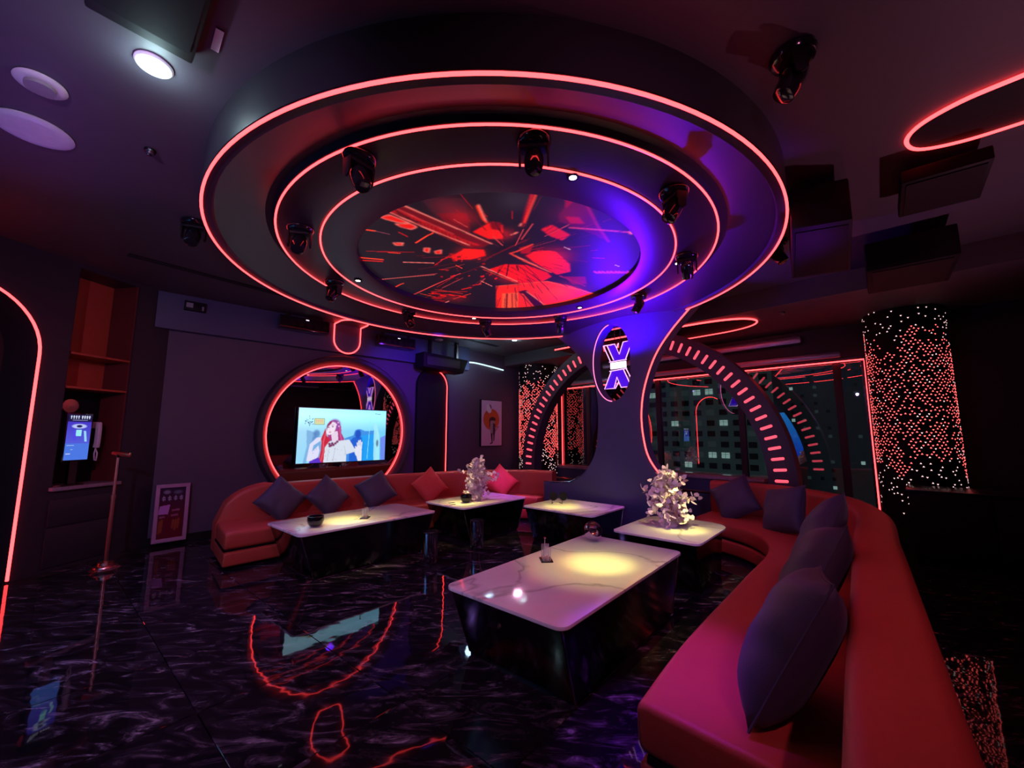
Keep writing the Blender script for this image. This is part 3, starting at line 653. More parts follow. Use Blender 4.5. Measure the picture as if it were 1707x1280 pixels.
P.line(Q([(0.11, 0.4), (0.19, 0.62)]), 0.0022, (200, 60, 60), 0.761252327771614)
P.line(Q([(1.2, -0.57), (1.75, -0.66)]), 0.0022, (26, 10, 16), 0.7122381938437408)
P.line(Q([(-0.34, 0.29), (-0.41, 0.53)]), 0.0016, (110, 12, 20), 0.385139688524842)
P.line(Q([(0.99, -0.43), (1.25, -0.45)]), 0.0016, (26, 10, 16), 0.3605188903954617)
P.line(Q([(-0.43, 0.29), (-0.64, 0.74)]), 0.0016, (110, 12, 20), 0.684391892077911)
P.line(Q([(0.7, 0.45), (1.02, 0.74)]), 0.0022, (26, 10, 16), 0.6674497816949916)
P.line(Q([(0.75, 0.11), (1.03, 0.25)]), 0.0016, (26, 10, 16), 0.7299767470592107)
P.line(Q([(-0.01, -1.4), (0.0, -1.47)]), 0.0016, (110, 12, 20), 0.8229978226849884)
P.line(Q([(-0.3, 0.07), (-0.36, 0.26)]), 0.0022, (26, 10, 16), 0.6110848005421511)
P.line(Q([(-0.64, -0.85), (-0.73, -0.94)]), 0.0016, (170, 14, 16), 0.6746971010592314)
P.line(Q([(-0.79, -0.35), (-0.87, -0.35)]), 0.0022, (26, 10, 16), 0.5354520346284541)
P.line(Q([(-0.3, -0.64), (-0.44, -0.92)]), 0.0022, (200, 60, 60), 0.7335421180511688)
P.line(Q([(-1.16, 0.31), (-1.38, 0.45)]), 0.0016, (26, 10, 16), 0.590877760470907)
P.line(Q([(-1.14, -0.04), (-1.35, 0.03)]), 0.0022, (26, 10, 16), 0.44345630706497474)
P.line(Q([(0.75, -1.15), (0.95, -1.34)]), 0.0022, (26, 10, 16), 0.87418817112229)
P.line(Q([(0.26, -0.74), (0.36, -0.84)]), 0.0016, (110, 12, 20), 0.5320129618972433)
P.line(Q([(1.0, -0.69), (1.54, -0.86)]), 0.0016, (26, 10, 16), 0.8500885732595018)
P.line(Q([(0.11, -0.74), (0.3, -1.04)]), 0.0016, (170, 14, 16), 0.5180620258834163)
P.line(Q([(0.28, 0.01), (0.48, 0.18)]), 0.0022, (26, 10, 16), 0.3731134015540121)
P.line(Q([(1.03, 0.34), (1.65, 0.69)]), 0.0022, (26, 10, 16), 0.38787141549497844)
P.line(Q([(0.87, -0.58), (1.43, -0.71)]), 0.0012, (26, 10, 16), 0.615021981590286)
P.line(Q([(-0.03, -0.1), (0.16, 0.24)]), 0.0012, (26, 10, 16), 0.8088766567251345)
P.line(Q([(0.86, 0.97), (0.99, 1.13)]), 0.0012, (26, 10, 16), 0.48792595040907155)
P.line(Q([(-0.17, 0.14), (-0.19, 0.54)]), 0.0022, (110, 12, 20), 0.6211641647654009)
P.line(Q([(-0.7, 0.01), (-0.97, 0.18)]), 0.0012, (26, 10, 16), 0.5718465204013652)
P.line(Q([(0.36, -0.47), (0.5, -0.51)]), 0.0022, (26, 10, 16), 0.4511576318252352)
P.line(Q([(0.57, -0.89), (0.67, -0.97)]), 0.0022, (170, 14, 16), 0.7946716132659535)
P.line(Q([(-0.28, 0.56), (-0.35, 1.05)]), 0.0016, (26, 10, 16), 0.794103541558827)
P.line(Q([(0.54, 0.25), (0.88, 0.54)]), 0.0012, (26, 10, 16), 0.39672594629454894)
P.line(Q([(-0.14, 0.46), (-0.14, 0.72)]), 0.0016, (26, 10, 16), 0.6492289751152871)
P.line(Q([(-0.35, -0.36), (-0.55, -0.39)]), 0.0016, (110, 12, 20), 0.5524710691314085)
P.line(Q([(0.05, 0.06), (0.22, 0.39)]), 0.0016, (26, 10, 16), 0.8008950379695615)
P.line(Q([(0.34, -0.36), (0.48, -0.37)]), 0.0012, (26, 10, 16), 0.7248857709065186)
P.line(Q([(0.12, -0.24), (0.57, -0.09)]), 0.0012, (26, 10, 16), 0.5804412334638868)
P.line(Q([(-0.52, -0.57), (-0.71, -0.7)]), 0.0012, (26, 10, 16), 0.5046396133239776)
P.line(Q([(-0.49, -0.37), (-0.69, -0.39)]), 0.0016, (26, 10, 16), 0.8639975874868598)
P.line(Q([(0.76, -0.53), (0.98, -0.57)]), 0.0012, (26, 10, 16), 0.350782840150527)
P.line(Q([(-0.61, -1.09), (-0.71, -1.26)]), 0.0016, (110, 12, 20), 0.4594137068111914)
P.line(Q([(-0.88, -0.55), (-1.1, -0.62)]), 0.0012, (170, 14, 16), 0.7687543926380417)
P.line(Q([(-0.83, -0.72), (-0.88, -0.74)]), 0.0022, (170, 14, 16), 0.7586226217476579)
P.line(Q([(-0.23, -0.8), (-0.28, -1.09)]), 0.0012, (26, 10, 16), 0.5898070652242706)
P.line(Q([(0.13, -0.68), (0.39, -0.99)]), 0.0012, (26, 10, 16), 0.3947429509362164)
P.line(Q([(0.08, 0.41), (0.21, 0.83)]), 0.0022, (110, 12, 20), 0.6757095239844314)
P.line(Q([(1.22, -0.62), (1.8, -0.73)]), 0.0022, (26, 10, 16), 0.491516064323378)
P.line(Q([(0.43, -0.61), (0.53, -0.66)]), 0.0012, (26, 10, 16), 0.7708436368459417)
P.line(Q([(-1.0, -0.73), (-1.21, -0.83)]), 0.0012, (170, 14, 16), 0.668599187427467)
P.line(Q([(-0.56, 0.69), (-0.65, 0.92)]), 0.0012, (26, 10, 16), 0.8965372408056407)
P.line(Q([(-0.84, -0.45), (-1.01, -0.47)]), 0.0022, (200, 60, 60), 0.6751475414029507)
P.line(Q([(0.49, 0.13), (0.68, 0.26)]), 0.0012, (26, 10, 16), 0.6091555011699897)
P.line(Q([(0.52, 0.04), (0.81, 0.2)]), 0.0016, (26, 10, 16), 0.5556514386775144)
P.line(Q([(0.58, -0.05), (0.71, 0.0)]), 0.0012, (26, 10, 16), 0.4243830553143782)
P.line(Q([(-0.22, -0.58), (-0.26, -0.71)]), 0.0012, (110, 12, 20), 0.5924732001651416)
P.line(Q([(0.95, 0.33), (1.25, 0.51)]), 0.0016, (26, 10, 16), 0.7024631661732392)
P.line(Q([(-0.3, -0.96), (-0.33, -1.09)]), 0.0012, (26, 10, 16), 0.8328237185221439)
P.line(Q([(-0.18, -0.84), (-0.19, -1.15)]), 0.0016, (200, 60, 60), 0.6973007414431986)
P.line(Q([(-0.74, -0.69), (-0.79, -0.72)]), 0.0022, (26, 10, 16), 0.8669111884633655)
P.line(Q([(0.93, 0.86), (1.4, 1.37)]), 0.0016, (26, 10, 16), 0.4789060902931829)
P.line(Q([(0.76, 0.87), (0.99, 1.19)]), 0.0012, (26, 10, 16), 0.5858847372803876)
P.line(Q([(0.13, 0.7), (0.17, 0.85)]), 0.0022, (110, 12, 20), 0.5394582806990005)
P.line(Q([(0.45, -0.81), (0.55, -0.89)]), 0.0016, (26, 10, 16), 0.5857399830102429)
P.line(Q([(-0.1, 0.58), (-0.08, 1.06)]), 0.0022, (200, 60, 60), 0.5376387973106993)
P.line(Q([(-0.04, -0.53), (0.03, -0.65)]), 0.0016, (26, 10, 16), 0.8981765579026304)
P.line(Q([(-0.73, -0.71), (-0.78, -0.74)]), 0.0022, (26, 10, 16), 0.7224613996696398)
P.line(Q([(0.26, -1.4), (0.32, -1.55)]), 0.0022, (26, 10, 16), 0.811871647475198)
P.line(Q([(-0.13, -0.65), (-0.12, -0.8)]), 0.0016, (26, 10, 16), 0.5200330771876357)
P.line(Q([(-0.53, -0.19), (-0.65, -0.14)]), 0.0016, (110, 12, 20), 0.6499410140347825)
P.line(Q([(0.1, -0.25), (0.48, -0.12)]), 0.0016, (26, 10, 16), 0.536097300934567)
P.line(Q([(-1.31, 0.93), (-1.07, 0.78)]), 0.0035, (250, 60, 30), 1)
P.line(Q([(-1.28, 1.0), (-1.05, 0.83)]), 0.003, (235, 24, 14), 1)
P.line(Q([(-1.56, 0.3), (-1.43, 0.23)]), 0.003, (250, 60, 30), 1)
P.line(Q([(-1.43, 0.23), (-1.29, 0.19)]), 0.0014, (150, 60, 80), 1)
P.line(Q([(-1.11, 0.57), (-1.01, 0.5)]), 0.002, (250, 60, 30), 1)
P.line(Q([(-0.87, 0.68), (-0.61, 0.46)]), 0.0022, (255, 120, 110), 1)
P.line(Q([(-0.82, 1.38), (-0.41, 0.69)]), 0.002, (170, 40, 50), 1)
P.line(Q([(-0.81, 1.34), (-0.41, 0.74)]), 0.0012, (255, 120, 110), 1)
P.line(Q([(-0.55, 1.56), (-0.54, 1.26)]), 0.0024, (250, 60, 30), 1)
P.line(Q([(-0.22, 1.62), (-0.21, 0.49)]), 0.002, (230, 60, 60), 1)
P.line(Q([(-1.02, 0.17), (-1.01, -0.13)]), 0.0024, (250, 60, 30), 1)
P.line(Q([(0.3, 1.63), (0.3, 1.44)]), 0.003, (255, 120, 110), 1)
P.line(Q([(-0.03, 1.63), (0.26, 1.47)]), 0.0016, (235, 24, 14), 1)
P.line(Q([(-0.09, 1.37), (0.28, 1.13)]), 0.0022, (235, 24, 14), 1)
P.line(Q([(-0.11, 1.27), (0.24, 0.93)]), 0.0018, (235, 24, 14), 1)
P.line(Q([(-0.12, 1.17), (0.25, 1.04)]), 0.0014, (250, 60, 30), 1)
P.line(Q([(0.29, 1.31), (0.33, 0.96)]), 0.0016, (250, 60, 30), 1)
P.line(Q([(-0.17, 1.45), (0.05, 1.42)]), 0.0016, (250, 60, 30), 1)
P.line(Q([(-0.6, 0.17), (-0.57, 0.5)]), 0.0014, (200, 30, 30), 1)
P.line(Q([(-0.6, 0.33), (-0.56, 0.14)]), 0.0016, (235, 24, 14), 1)
P.line(Q([(-0.15, 1.08), (-0.2, 0.63)]), 0.0014, (170, 14, 16), 1)
P.line(Q([(0.14, -0.83), (0.23, -0.84)]), 0.0018, (200, 150, 160), 1)
P.line(Q([(0.92, -0.96), (0.98, -0.97)]), 0.0018, (200, 160, 220), 1)
P.line(Q([(0.15, 0.69), (0.2, 0.58)]), 0.0026, (235, 24, 14), 1)
P.line(Q([(0.14, 0.91), (0.18, 0.77)]), 0.003, (235, 24, 14), 1)
P.line(Q([(0.13, 0.5), (0.35, 0.54)]), 0.0018, (255, 120, 110), 1)
P.line(Q([(-0.39, 0.33), (-0.29, 0.35)]), 0.0018, (250, 60, 30), 1)
P.line(Q([(-0.46, 0.57), (-0.38, 0.51)]), 0.0016, (235, 24, 14), 1)
P.line(Q([(-1.25, 0.09), (-1.15, 0.11)]), 0.0026, (170, 14, 16), 1)
P.line(Q([(1.03, 1.21), (0.74, 0.8)]), 0.0016, (170, 14, 16), 1)
P.poly(Q([(-0.57, 0.21), (-0.56, 0.18), (-0.55, 0.2), (-0.56, 0.23)]), (170, 14, 16), 0.9)
P.poly(Q([(-0.69, 0.21), (-0.68, 0.18), (-0.66, 0.2), (-0.67, 0.23)]), (110, 12, 20), 0.9)
P.poly(Q([(0.19, 0.52), (0.19, 0.49), (0.22, 0.51), (0.21, 0.53)]), (110, 12, 20), 0.9)
P.poly(Q([(-0.51, 0.25), (-0.51, 0.23), (-0.49, 0.24), (-0.5, 0.26)]), (170, 14, 16), 0.9)
P.poly(Q([(-0.28, -0.18), (-0.27, -0.21), (-0.25, -0.19), (-0.26, -0.16)]), (110, 12, 20), 0.9)
P.poly(Q([(-0.24, 0.01), (-0.23, -0.01), (-0.22, 0.0), (-0.22, 0.02)]), (110, 12, 20), 0.9)
P.poly(Q([(-0.33, 0.74), (-0.32, 0.7), (-0.29, 0.73), (-0.3, 0.77)]), (170, 14, 16), 0.9)
P.poly(Q([(-0.37, 0.56), (-0.37, 0.54), (-0.35, 0.56), (-0.36, 0.57)]), (110, 12, 20), 0.9)
P.poly(Q([(-0.57, 0.48), (-0.56, 0.44), (-0.54, 0.47), (-0.55, 0.5)]), (110, 12, 20), 0.9)
P.poly(Q([(0.01, 0.25), (0.01, 0.22), (0.04, 0.24), (0.03, 0.26)]), (110, 12, 20), 0.9)
P.poly(Q([(-0.44, 0.17), (-0.44, 0.14), (-0.42, 0.16), (-0.43, 0.18)]), (235, 24, 14), 0.9)
P.poly(Q([(-0.43, 0.6), (-0.42, 0.55), (-0.38, 0.59), (-0.4, 0.63)]), (40, 10, 14), 0.9)
P.poly(Q([(-0.32, 0.02), (-0.31, -0.01), (-0.29, 0.01), (-0.3, 0.04)]), (235, 24, 14), 0.9)
P.poly(Q([(-0.42, 0.21), (-0.42, 0.17), (-0.39, 0.19), (-0.4, 0.23)]), (110, 12, 20), 0.9)
P.poly(Q([(-0.39, 0.53), (-0.38, 0.49), (-0.36, 0.51), (-0.37, 0.54)]), (170, 14, 16), 0.9)
P.poly(Q([(-0.25, -0.11), (-0.25, -0.12), (-0.23, -0.11), (-0.24, -0.1)]), (170, 14, 16), 0.9)
P.poly(Q([(-0.24, 0.62), (-0.23, 0.57), (-0.2, 0.6), (-0.21, 0.64)]), (235, 24, 14), 0.9)
P.poly(Q([(-0.48, 0.23), (-0.47, 0.2), (-0.45, 0.22), (-0.46, 0.24)]), (235, 24, 14), 0.9)
P.poly(Q([(-0.52, 0.14), (-0.51, 0.09), (-0.48, 0.12), (-0.5, 0.16)]), (110, 12, 20), 0.9)
P.poly(Q([(0.33, 0.76), (0.33, 0.74), (0.35, 0.76), (0.34, 0.77)]), (110, 12, 20), 0.9)
P.poly(Q([(-0.5, 0.21), (-0.49, 0.17), (-0.47, 0.2), (-0.48, 0.23)]), (235, 24, 14), 0.9)
P.poly(Q([(-0.49, 0.26), (-0.48, 0.23), (-0.46, 0.25), (-0.47, 0.27)]), (170, 14, 16), 0.9)
P.poly(Q([(-0.24, 0.65), (-0.24, 0.62), (-0.22, 0.64), (-0.23, 0.66)]), (235, 24, 14), 0.9)
P.poly(Q([(-0.29, 0.45), (-0.28, 0.42), (-0.26, 0.44), (-0.27, 0.47)]), (110, 12, 20), 0.9)
P.poly(Q([(0.14, 0.23), (0.14, 0.19), (0.17, 0.22), (0.16, 0.24)]), (170, 14, 16), 0.9)
P.poly(Q([(-0.42, 0.21), (-0.41, 0.19), (-0.4, 0.2), (-0.41, 0.21)]), (235, 24, 14), 0.9)
P.poly(Q([(0.02, 0.39), (0.03, 0.33), (0.07, 0.37), (0.05, 0.41)]), (235, 24, 14), 0.9)
P.poly(Q([(-0.1, 0.48), (-0.09, 0.45), (-0.07, 0.47), (-0.08, 0.49)]), (235, 24, 14), 0.9)
P.poly(Q([(-0.36, 0.65), (-0.35, 0.6), (-0.32, 0.63), (-0.34, 0.67)]), (40, 10, 14), 0.9)
P.poly(Q([(-0.31, 0.09), (-0.3, 0.07), (-0.29, 0.08), (-0.3, 0.1)]), (40, 10, 14), 0.9)
P.poly(Q([(-0.52, 0.08), (-0.52, 0.05), (-0.5, 0.07), (-0.51, 0.09)]), (170, 14, 16), 0.9)
P.poly(Q([(-0.16, 0.28), (-0.15, 0.26), (-0.13, 0.27), (-0.14, 0.29)]), (170, 14, 16), 0.9)
P.poly(Q([(-0.58, 0.44), (-0.58, 0.41), (-0.56, 0.43), (-0.57, 0.45)]), (170, 14, 16), 0.9)
P.poly(Q([(-0.1, 0.21), (-0.09, 0.18), (-0.08, 0.2), (-0.08, 0.22)]), (110, 12, 20), 0.9)
P.poly(Q([(-0.1, 1.12), (-0.1, 1.08), (-0.07, 1.11), (-0.08, 1.15)]), (40, 10, 14), 0.9)
P.poly(Q([(0.19, 0.32), (0.19, 0.27), (0.23, 0.3), (0.22, 0.34)]), (235, 24, 14), 0.9)
P.poly(Q([(-0.45, 0.08), (-0.45, 0.06), (-0.43, 0.07), (-0.44, 0.09)]), (170, 14, 16), 0.9)
P.poly(Q([(-0.15, 0.66), (-0.15, 0.61), (-0.11, 0.65), (-0.13, 0.69)]), (110, 12, 20), 0.9)
P.poly(Q([(0.01, 0.28), (0.01, 0.24), (0.04, 0.27), (0.03, 0.3)]), (110, 12, 20), 0.9)
P.poly(Q([(-0.34, 0.41), (-0.33, 0.37), (-0.31, 0.39), (-0.32, 0.42)]), (110, 12, 20), 0.9)
P.poly(Q([(0.2, 0.33), (0.2, 0.32), (0.22, 0.33), (0.21, 0.34)]), (170, 14, 16), 0.9)
P.poly(Q([(-0.21, 0.09), (-0.2, 0.05), (-0.16, 0.07), (-0.18, 0.11)]), (170, 14, 16), 0.9)
P.poly(Q([(-0.11, 0.29), (-0.1, 0.26), (-0.08, 0.28), (-0.09, 0.31)]), (40, 10, 14), 0.9)
P.poly(Q([(-0.16, -0.03), (-0.16, -0.04), (-0.15, -0.04), (-0.15, -0.02)]), (170, 14, 16), 0.9)
P.poly(Q([(-0.17, 1.08), (-0.16, 1.06), (-0.15, 1.07), (-0.15, 1.09)]), (40, 10, 14), 0.9)
P.poly(Q([(0.06, 0.27), (0.06, 0.22), (0.1, 0.25), (0.09, 0.3)]), (170, 14, 16), 0.9)
P.poly(Q([(0.07, 1.43), (0.15, 1.4), (0.18, 1.45), (0.1, 1.48)]), (170, 14, 16), 0.9)
P.poly(Q([(0.27, 1.14), (0.36, 1.1), (0.39, 1.15), (0.3, 1.18)]), (235, 24, 14), 0.9)
P.poly(Q([(0.02, 1.47), (0.11, 1.43), (0.14, 1.48), (0.05, 1.51)]), (170, 14, 16), 0.9)
P.poly(Q([(0.12, 1.19), (0.2, 1.16), (0.23, 1.2), (0.15, 1.23)]), (235, 24, 14), 0.9)
P.poly(Q([(-0.09, 1.29), (0.0, 1.26), (0.02, 1.31), (-0.06, 1.34)]), (235, 24, 14), 0.9)
P.poly(Q([(0.05, 1.3), (0.14, 1.27), (0.16, 1.31), (0.08, 1.34)]), (235, 24, 14), 0.9)
P.poly(Q([(0.03, 1.43), (0.11, 1.4), (0.14, 1.45), (0.06, 1.48)]), (170, 14, 16), 0.9)
P.poly(Q([(0.17, 1.55), (0.26, 1.51), (0.29, 1.56), (0.2, 1.59)]), (170, 14, 16), 0.9)
P.poly(Q([(0.06, 1.37), (0.15, 1.33), (0.18, 1.38), (0.09, 1.41)]), (170, 14, 16), 0.9)
P.poly(Q([(-0.06, 1.29), (0.02, 1.25), (0.05, 1.3), (-0.03, 1.33)]), (170, 14, 16), 0.9)
scr = P.mesh('picture_disc', attr_em('ceiling_picture', 1.05, .5, .015, .2), lambda u, v: (CX-1.6+3.2*u, CY-1.6+3.2*v, 3.488+0*u), lambda u, v: np.hypot(3.2*u-1.6, 3.2*v-1.6) < 1.565)
link(scr, 'picture_disc', cf)
for x, y, tx, ty in DL:
    q = B().lathe([(.030, 0), (.045, 0), (.047, -.012), (.030, -.014)], (x, y, 3.424), 16, cap=False).build('spot_trim', 'black', cf)
    B().lathe([(.0, -.013), (.029, -.013)], (x, y, 3.424), 12, cap=False).build('spot_bulb', 'lampwarm', q)

# ================================================================== MOVING HEAD LAMPS
def moving_head(label, group):
    t = thing('moving_head_lamp', label, 'stage lamp', (0, 0, 0), 0, group)
    B().lathe([(.13, 0), (.135, -.02), (.12, -.05), (.075, -.055)], n=24).build('base', 'blackgloss', t, False, bevel=.004)
    y = B()
    y.prism(rrect(-.05, -.11, .05, .11, .03), -.085, -.055)
    for s in (-1, 1): y.add([(x, s*(.098), z) for x, z in ((-.05, -.06), (.05, -.06), (.035, -.20), (0, -.225), (-.035, -.20))] + [(x, s*.115, z) for x, z in ((-.05, -.06), (.05, -.06), (.035, -.20), (0, -.225), (-.035, -.20))], [(0, 1, 2, 3, 4), (9, 8, 7, 6, 5)] + [(i, (i+1) % 5, 5+(i+1) % 5, 5+i) for i in range(5)])
    y.build('yoke', 'black', t, False, bevel=.005)
    T = Matrix.Translation((0, 0, -.155)) @ Matrix.Rotation(R(30), 4, 'Y') @ Matrix.Scale(.86, 4)
    h = B().lathe([(0, .10), (.055, .095), (.08, .05), (.088, -.02), (.082, -.12), (.074, -.165), (.062, -.17)], n=24, T=T).build('head', 'blackgloss', t, False, smooth=50)
    B().lathe([(0, -.160), (.05, -.162), (.063, -.168)], n=20, T=T, cap=False).build('lens', 'chrome', h, False, smooth=50)
    return t
mh0 = moving_head('moving head lamp on the drum, nearest the camera between the upper neon arcs', 'moving head lamps on the drum')
ML = [(-127, 2.15, 40, 'moving head lamp on the drum nearest the camera, hanging across the inner neon ring'),
      (-159, 2.17, 100, 'moving head lamp on the drum at upper left, crossing the inner neon ring'),
      (-93, 2.11, -30, 'moving head lamp on the drum at upper right, over the inner neon ring'),
      (165, 2.07, 60, 'moving head lamp at the left end of the drum between two neon rings'),
      (-57, 2.03, 200, 'moving head lamp at the right end of the drum beside a small bright spot'),
      (127, 2.09, 20, 'moving head lamp at the lower left of the drum'),
      (89, 2.12, 120, 'moving head lamp at the far side of the drum, above the left tables'),
      (54, 2.12, 160, 'moving head lamp at the far side of the drum, middle of the far three'),
      (19, 2.06, 220, 'moving head lamp at the far side of the drum, left of the violet sign'),
      (-21, 2.03, 300, 'moving head lamp on the blue lit part of the drum above the pillar')]
for i, (a, r_, tz, lb) in enumerate(ML):
    l = (CX+r_*math.cos(R(a)), CY+r_*math.sin(R(a)), 3.424)
    if i == 0: mh0.scale = (.85,)*3; mh0.location = l; mh0.rotation_euler = (0, 0, R(tz)); mh0['label'] = lb
    else: dup(mh0, l, R(tz), lb)
for l, tz, lb in [((.40, 4.85, ZC), 70, 'moving head lamp on the main ceiling left of the drum'),
                  ((.66, 1.30, ZC), 20, 'moving head lamp on the ceiling at the top edge of the view, above the drum'),
                  ((2.48, .34, ZC), -60, 'large near moving head lamp on the ceiling right of the drum'),
                  ((4.95, .98, ZC), 80, 'moving head lamp on the ceiling beside the hanging black speaker')]:
    o = dup(mh0, l, R(tz), lb); o['group'] = 'moving head lamps on the ceiling'

# ================================================================== PILLAR, SIGN, ARCH
XP = 5.6
pil = thing('pillar', 'dark blue hourglass pillar with an oval cutout, under the drum', 'pillar', (XP+.1, 3.4, 0))
right_e = [(2.05, 3.40), (2.2, 3.26), (2.44, 3.03), (2.66, 2.76), (2.81, 2.47), (2.92, 2.13), (2.96, 1.8), (2.94, 1.49), (2.87, 1.21), (2.70, .97), (2.50, .82)]
left_e = [(4.74, 3.40), (4.56, 3.29), (4.15, 2.94), (3.86, 2.57), (3.73, 2.12), (3.74, 1.57), (3.82, 1.20), (4.04, .90), (4.32, .75), (4.78, .70)]
re_ = [tuple(p) for p in spline(right_e, 5)]; le_ = [tuple(p) for p in spline(left_e, 5)]
outline = re_ + [(2.50, 0.0), (4.9, 0.0), (4.9, .70)] + le_[::-1]
hc, hz, ha, hb = 3.44, 2.68, .345, .62
hole = [(min(hc+ha*math.cos(a), 9), hz+hb*math.sin(a)) for a in np.linspace(0, 2*PI, 48, endpoint=False)]
hole = [(max(y, 3.00+.0), z) for y, z in hole]
hole = [(max(y, 3.12), z) for y, z in hole]
def plate(outer, inner, x0, x1):
    bm = bmesh.new(); loops = []
    for L in (outer, inner):
        if not L: continue
        vs = [bm.verts.new((x0, y, z)) for y, z in L]; loops.append(vs)
        for i in range(len(vs)):
            if vs[i] is not vs[(i+1) % len(vs)]: bm.edges.new((vs[i], vs[(i+1) % len(vs)]))
    bmesh.ops.triangle_fill(bm, use_beauty=True, edges=bm.edges[:])
    r_ = bmesh.ops.extrude_face_region(bm, geom=bm.faces[:])
    for v in [g for g in r_['geom'] if isinstance(g, bmesh.types.BMVert)]: v.co.x = x1
    b = B(); bm.verts.index_update(); b.add([v.co[:] for v in bm.verts], [[v.index for v in f.verts] for f in bm.faces]); bm.free(); return b
ded = []
for p in hole:
    if not ded or (abs(p[0]-ded[-1][0])+abs(p[1]-ded[-1][1])) > 1e-4: ded.append(p)
plate(outline, ded, XP, XP+.2).build('panel', 'navy', pil)
B().tube([(XP-.012, y, z) for y, z in re_[4:-3]], .011, 6).build('neon_line', 'neon', pil)
B().tube([(XP-.012, max(hc+(ha-.0)*math.cos(a), 3.1), hz+hb*math.sin(a)) for a in np.linspace(R(-88), R(84), 40)], .007, 6).build('neon_oval', 'neonrose', pil)
B().tube([(XP-.012, y, z) for y, z in [(4.9, .71), (4.6, .715), (4.32, .745), (4.1, .85)]], .008, 6).build('edge_trim', 'chrome', pil)
# X sign
sg = thing('neon_sign', 'violet and white X shaped neon sign hanging in the pillar oval', 'neon sign', (XP+.02, 3.33, 2.62))
xs = XP+.02
for pl in ([(3.53, 2.96), (3.39, 2.97), (3.32, 2.80), (3.24, 2.98), (3.08, 2.99), (3.21, 2.70), (3.42, 2.71)], [(3.47, 2.54), (3.59, 2.27), (3.41, 2.27), (3.37, 2.43), (3.30, 2.27), (3.12, 2.28), (3.25, 2.55)]):
    plate(pl, None, xs+.012, xs+.02).build('fill_panel', 'signblue', sg)
tubes = [[(3.60, 2.975), (3.39, 2.975), (3.315, 2.80), (3.24, 2.985), (3.075, 2.99), (3.21, 2.70)], [(3.60, 2.975), (3.48, 2.71)], [(3.53, 2.965), (3.42, 2.72)], [(3.36, 2.90), (3.32, 2.98)],
         [(3.47, 2.54), (3.60, 2.265), (3.40, 2.265), (3.34, 2.36)], [(3.42, 2.28), (3.37, 2.44), (3.30, 2.27), (3.06, 2.275), (3.20, 2.55)], [(3.25, 2.55), (3.13, 2.28)],
         [(3.50, 2.695), (3.19, 2.70)], [(3.50, 2.545), (3.19, 2.56)]]
for tpath in tubes:
    B().tube([(xs, y, z) for y, z in tpath], .0075, 6).build('neon_tube', 'neonpink', sg)
B().box((xs-.005, 3.20, 2.575), (xs+.012, 3.48, 2.68)).build('centre_band', 'signwhite', sg, bevel=.004)
B().box((xs+.02, 3.30, 2.98), (xs+.03, 3.305, 3.27)).box((xs+.02, 3.40, 2.98), (xs+.03, 3.405, 3.27)).build('hanging_wire', 'darkmetal', sg)
# arch
XA, AY, AZ, AR = 7.0, 4.07, .80, 2.52
ar = thing('slit_arch', 'black semicircular arch with a row of glowing pink slits, behind the pillar', 'arch', (XA, AY, 0))
n_ = 72; oo = [(AY+2.72*math.cos(a), AZ+2.72*math.sin(a)) for a in np.linspace(0, PI, n_)]; ii = [(AY+2.35*math.cos(a), AZ+2.35*math.sin(a)) for a in np.linspace(PI, 0, n_)]
po = oo+[(AY-2.72, 0), (AY-2.35, 0)]+ii+[(AY+2.35, 0), (AY+2.72, 0)]
k = len(oo); v = []; f = []
for xx in (XA, XA+.26):
    v += [(xx, y, min(z, ZC-.006)) for y, z in oo] + [(xx, y, z) for y, z in ii[::-1]]
m2 = 2*k
for i in range(k-1):
    f += [(i, i+1, k+i+1, k+i), (m2+i, m2+k+i, m2+k+i+1, m2+i+1), (i, m2+i, m2+i+1, i+1), (k+i, k+i+1, m2+k+i+1, m2+k+i)]
bb = B().add(v, f)
for y0, y1 in ((AY-2.72, AY-2.35), (AY+2.35, AY+2.72)): bb.box((XA, y0, 0), (XA+.26, y1, AZ))
bb.build('rib', 'arch', ar)
sl = B().prism(rrect(-.085, -.020, .085, .020, .018, 4), 0, .012, Matrix.Rotation(R(-90), 4, 'Y') @ Matrix.Rotation(0, 4, 'Z')).mesh('slit_light', 'slit', smooth=0)
for i in range(50):
    a = R(1.5+ i*(177/49)); y = AR*math.cos(a); z = AR*math.sin(a)+AZ
    # local x of the slit (radial) after the -90 deg turn lies along z
    for xx in (-.001, .249): place(sl, 'slit_light', ar, (xx + (.012 if xx > 0 else 0), y, z), (-(PI/2-a), 0, 0))
lw = thing('low_wall', 'dark blue low wall closing the space between the arch feet', 'partition', (XA+.1, 4.07, 0))
B().box((XA+.05, 2.55, 0), (XA+.2, 6.42, .58)).build('panel', 'navy', lw)
B().box((XA+.03, 2.55, .58), (XA+.22, 6.42, .60)).build('cap', 'darkmetal', lw, bevel=.004)

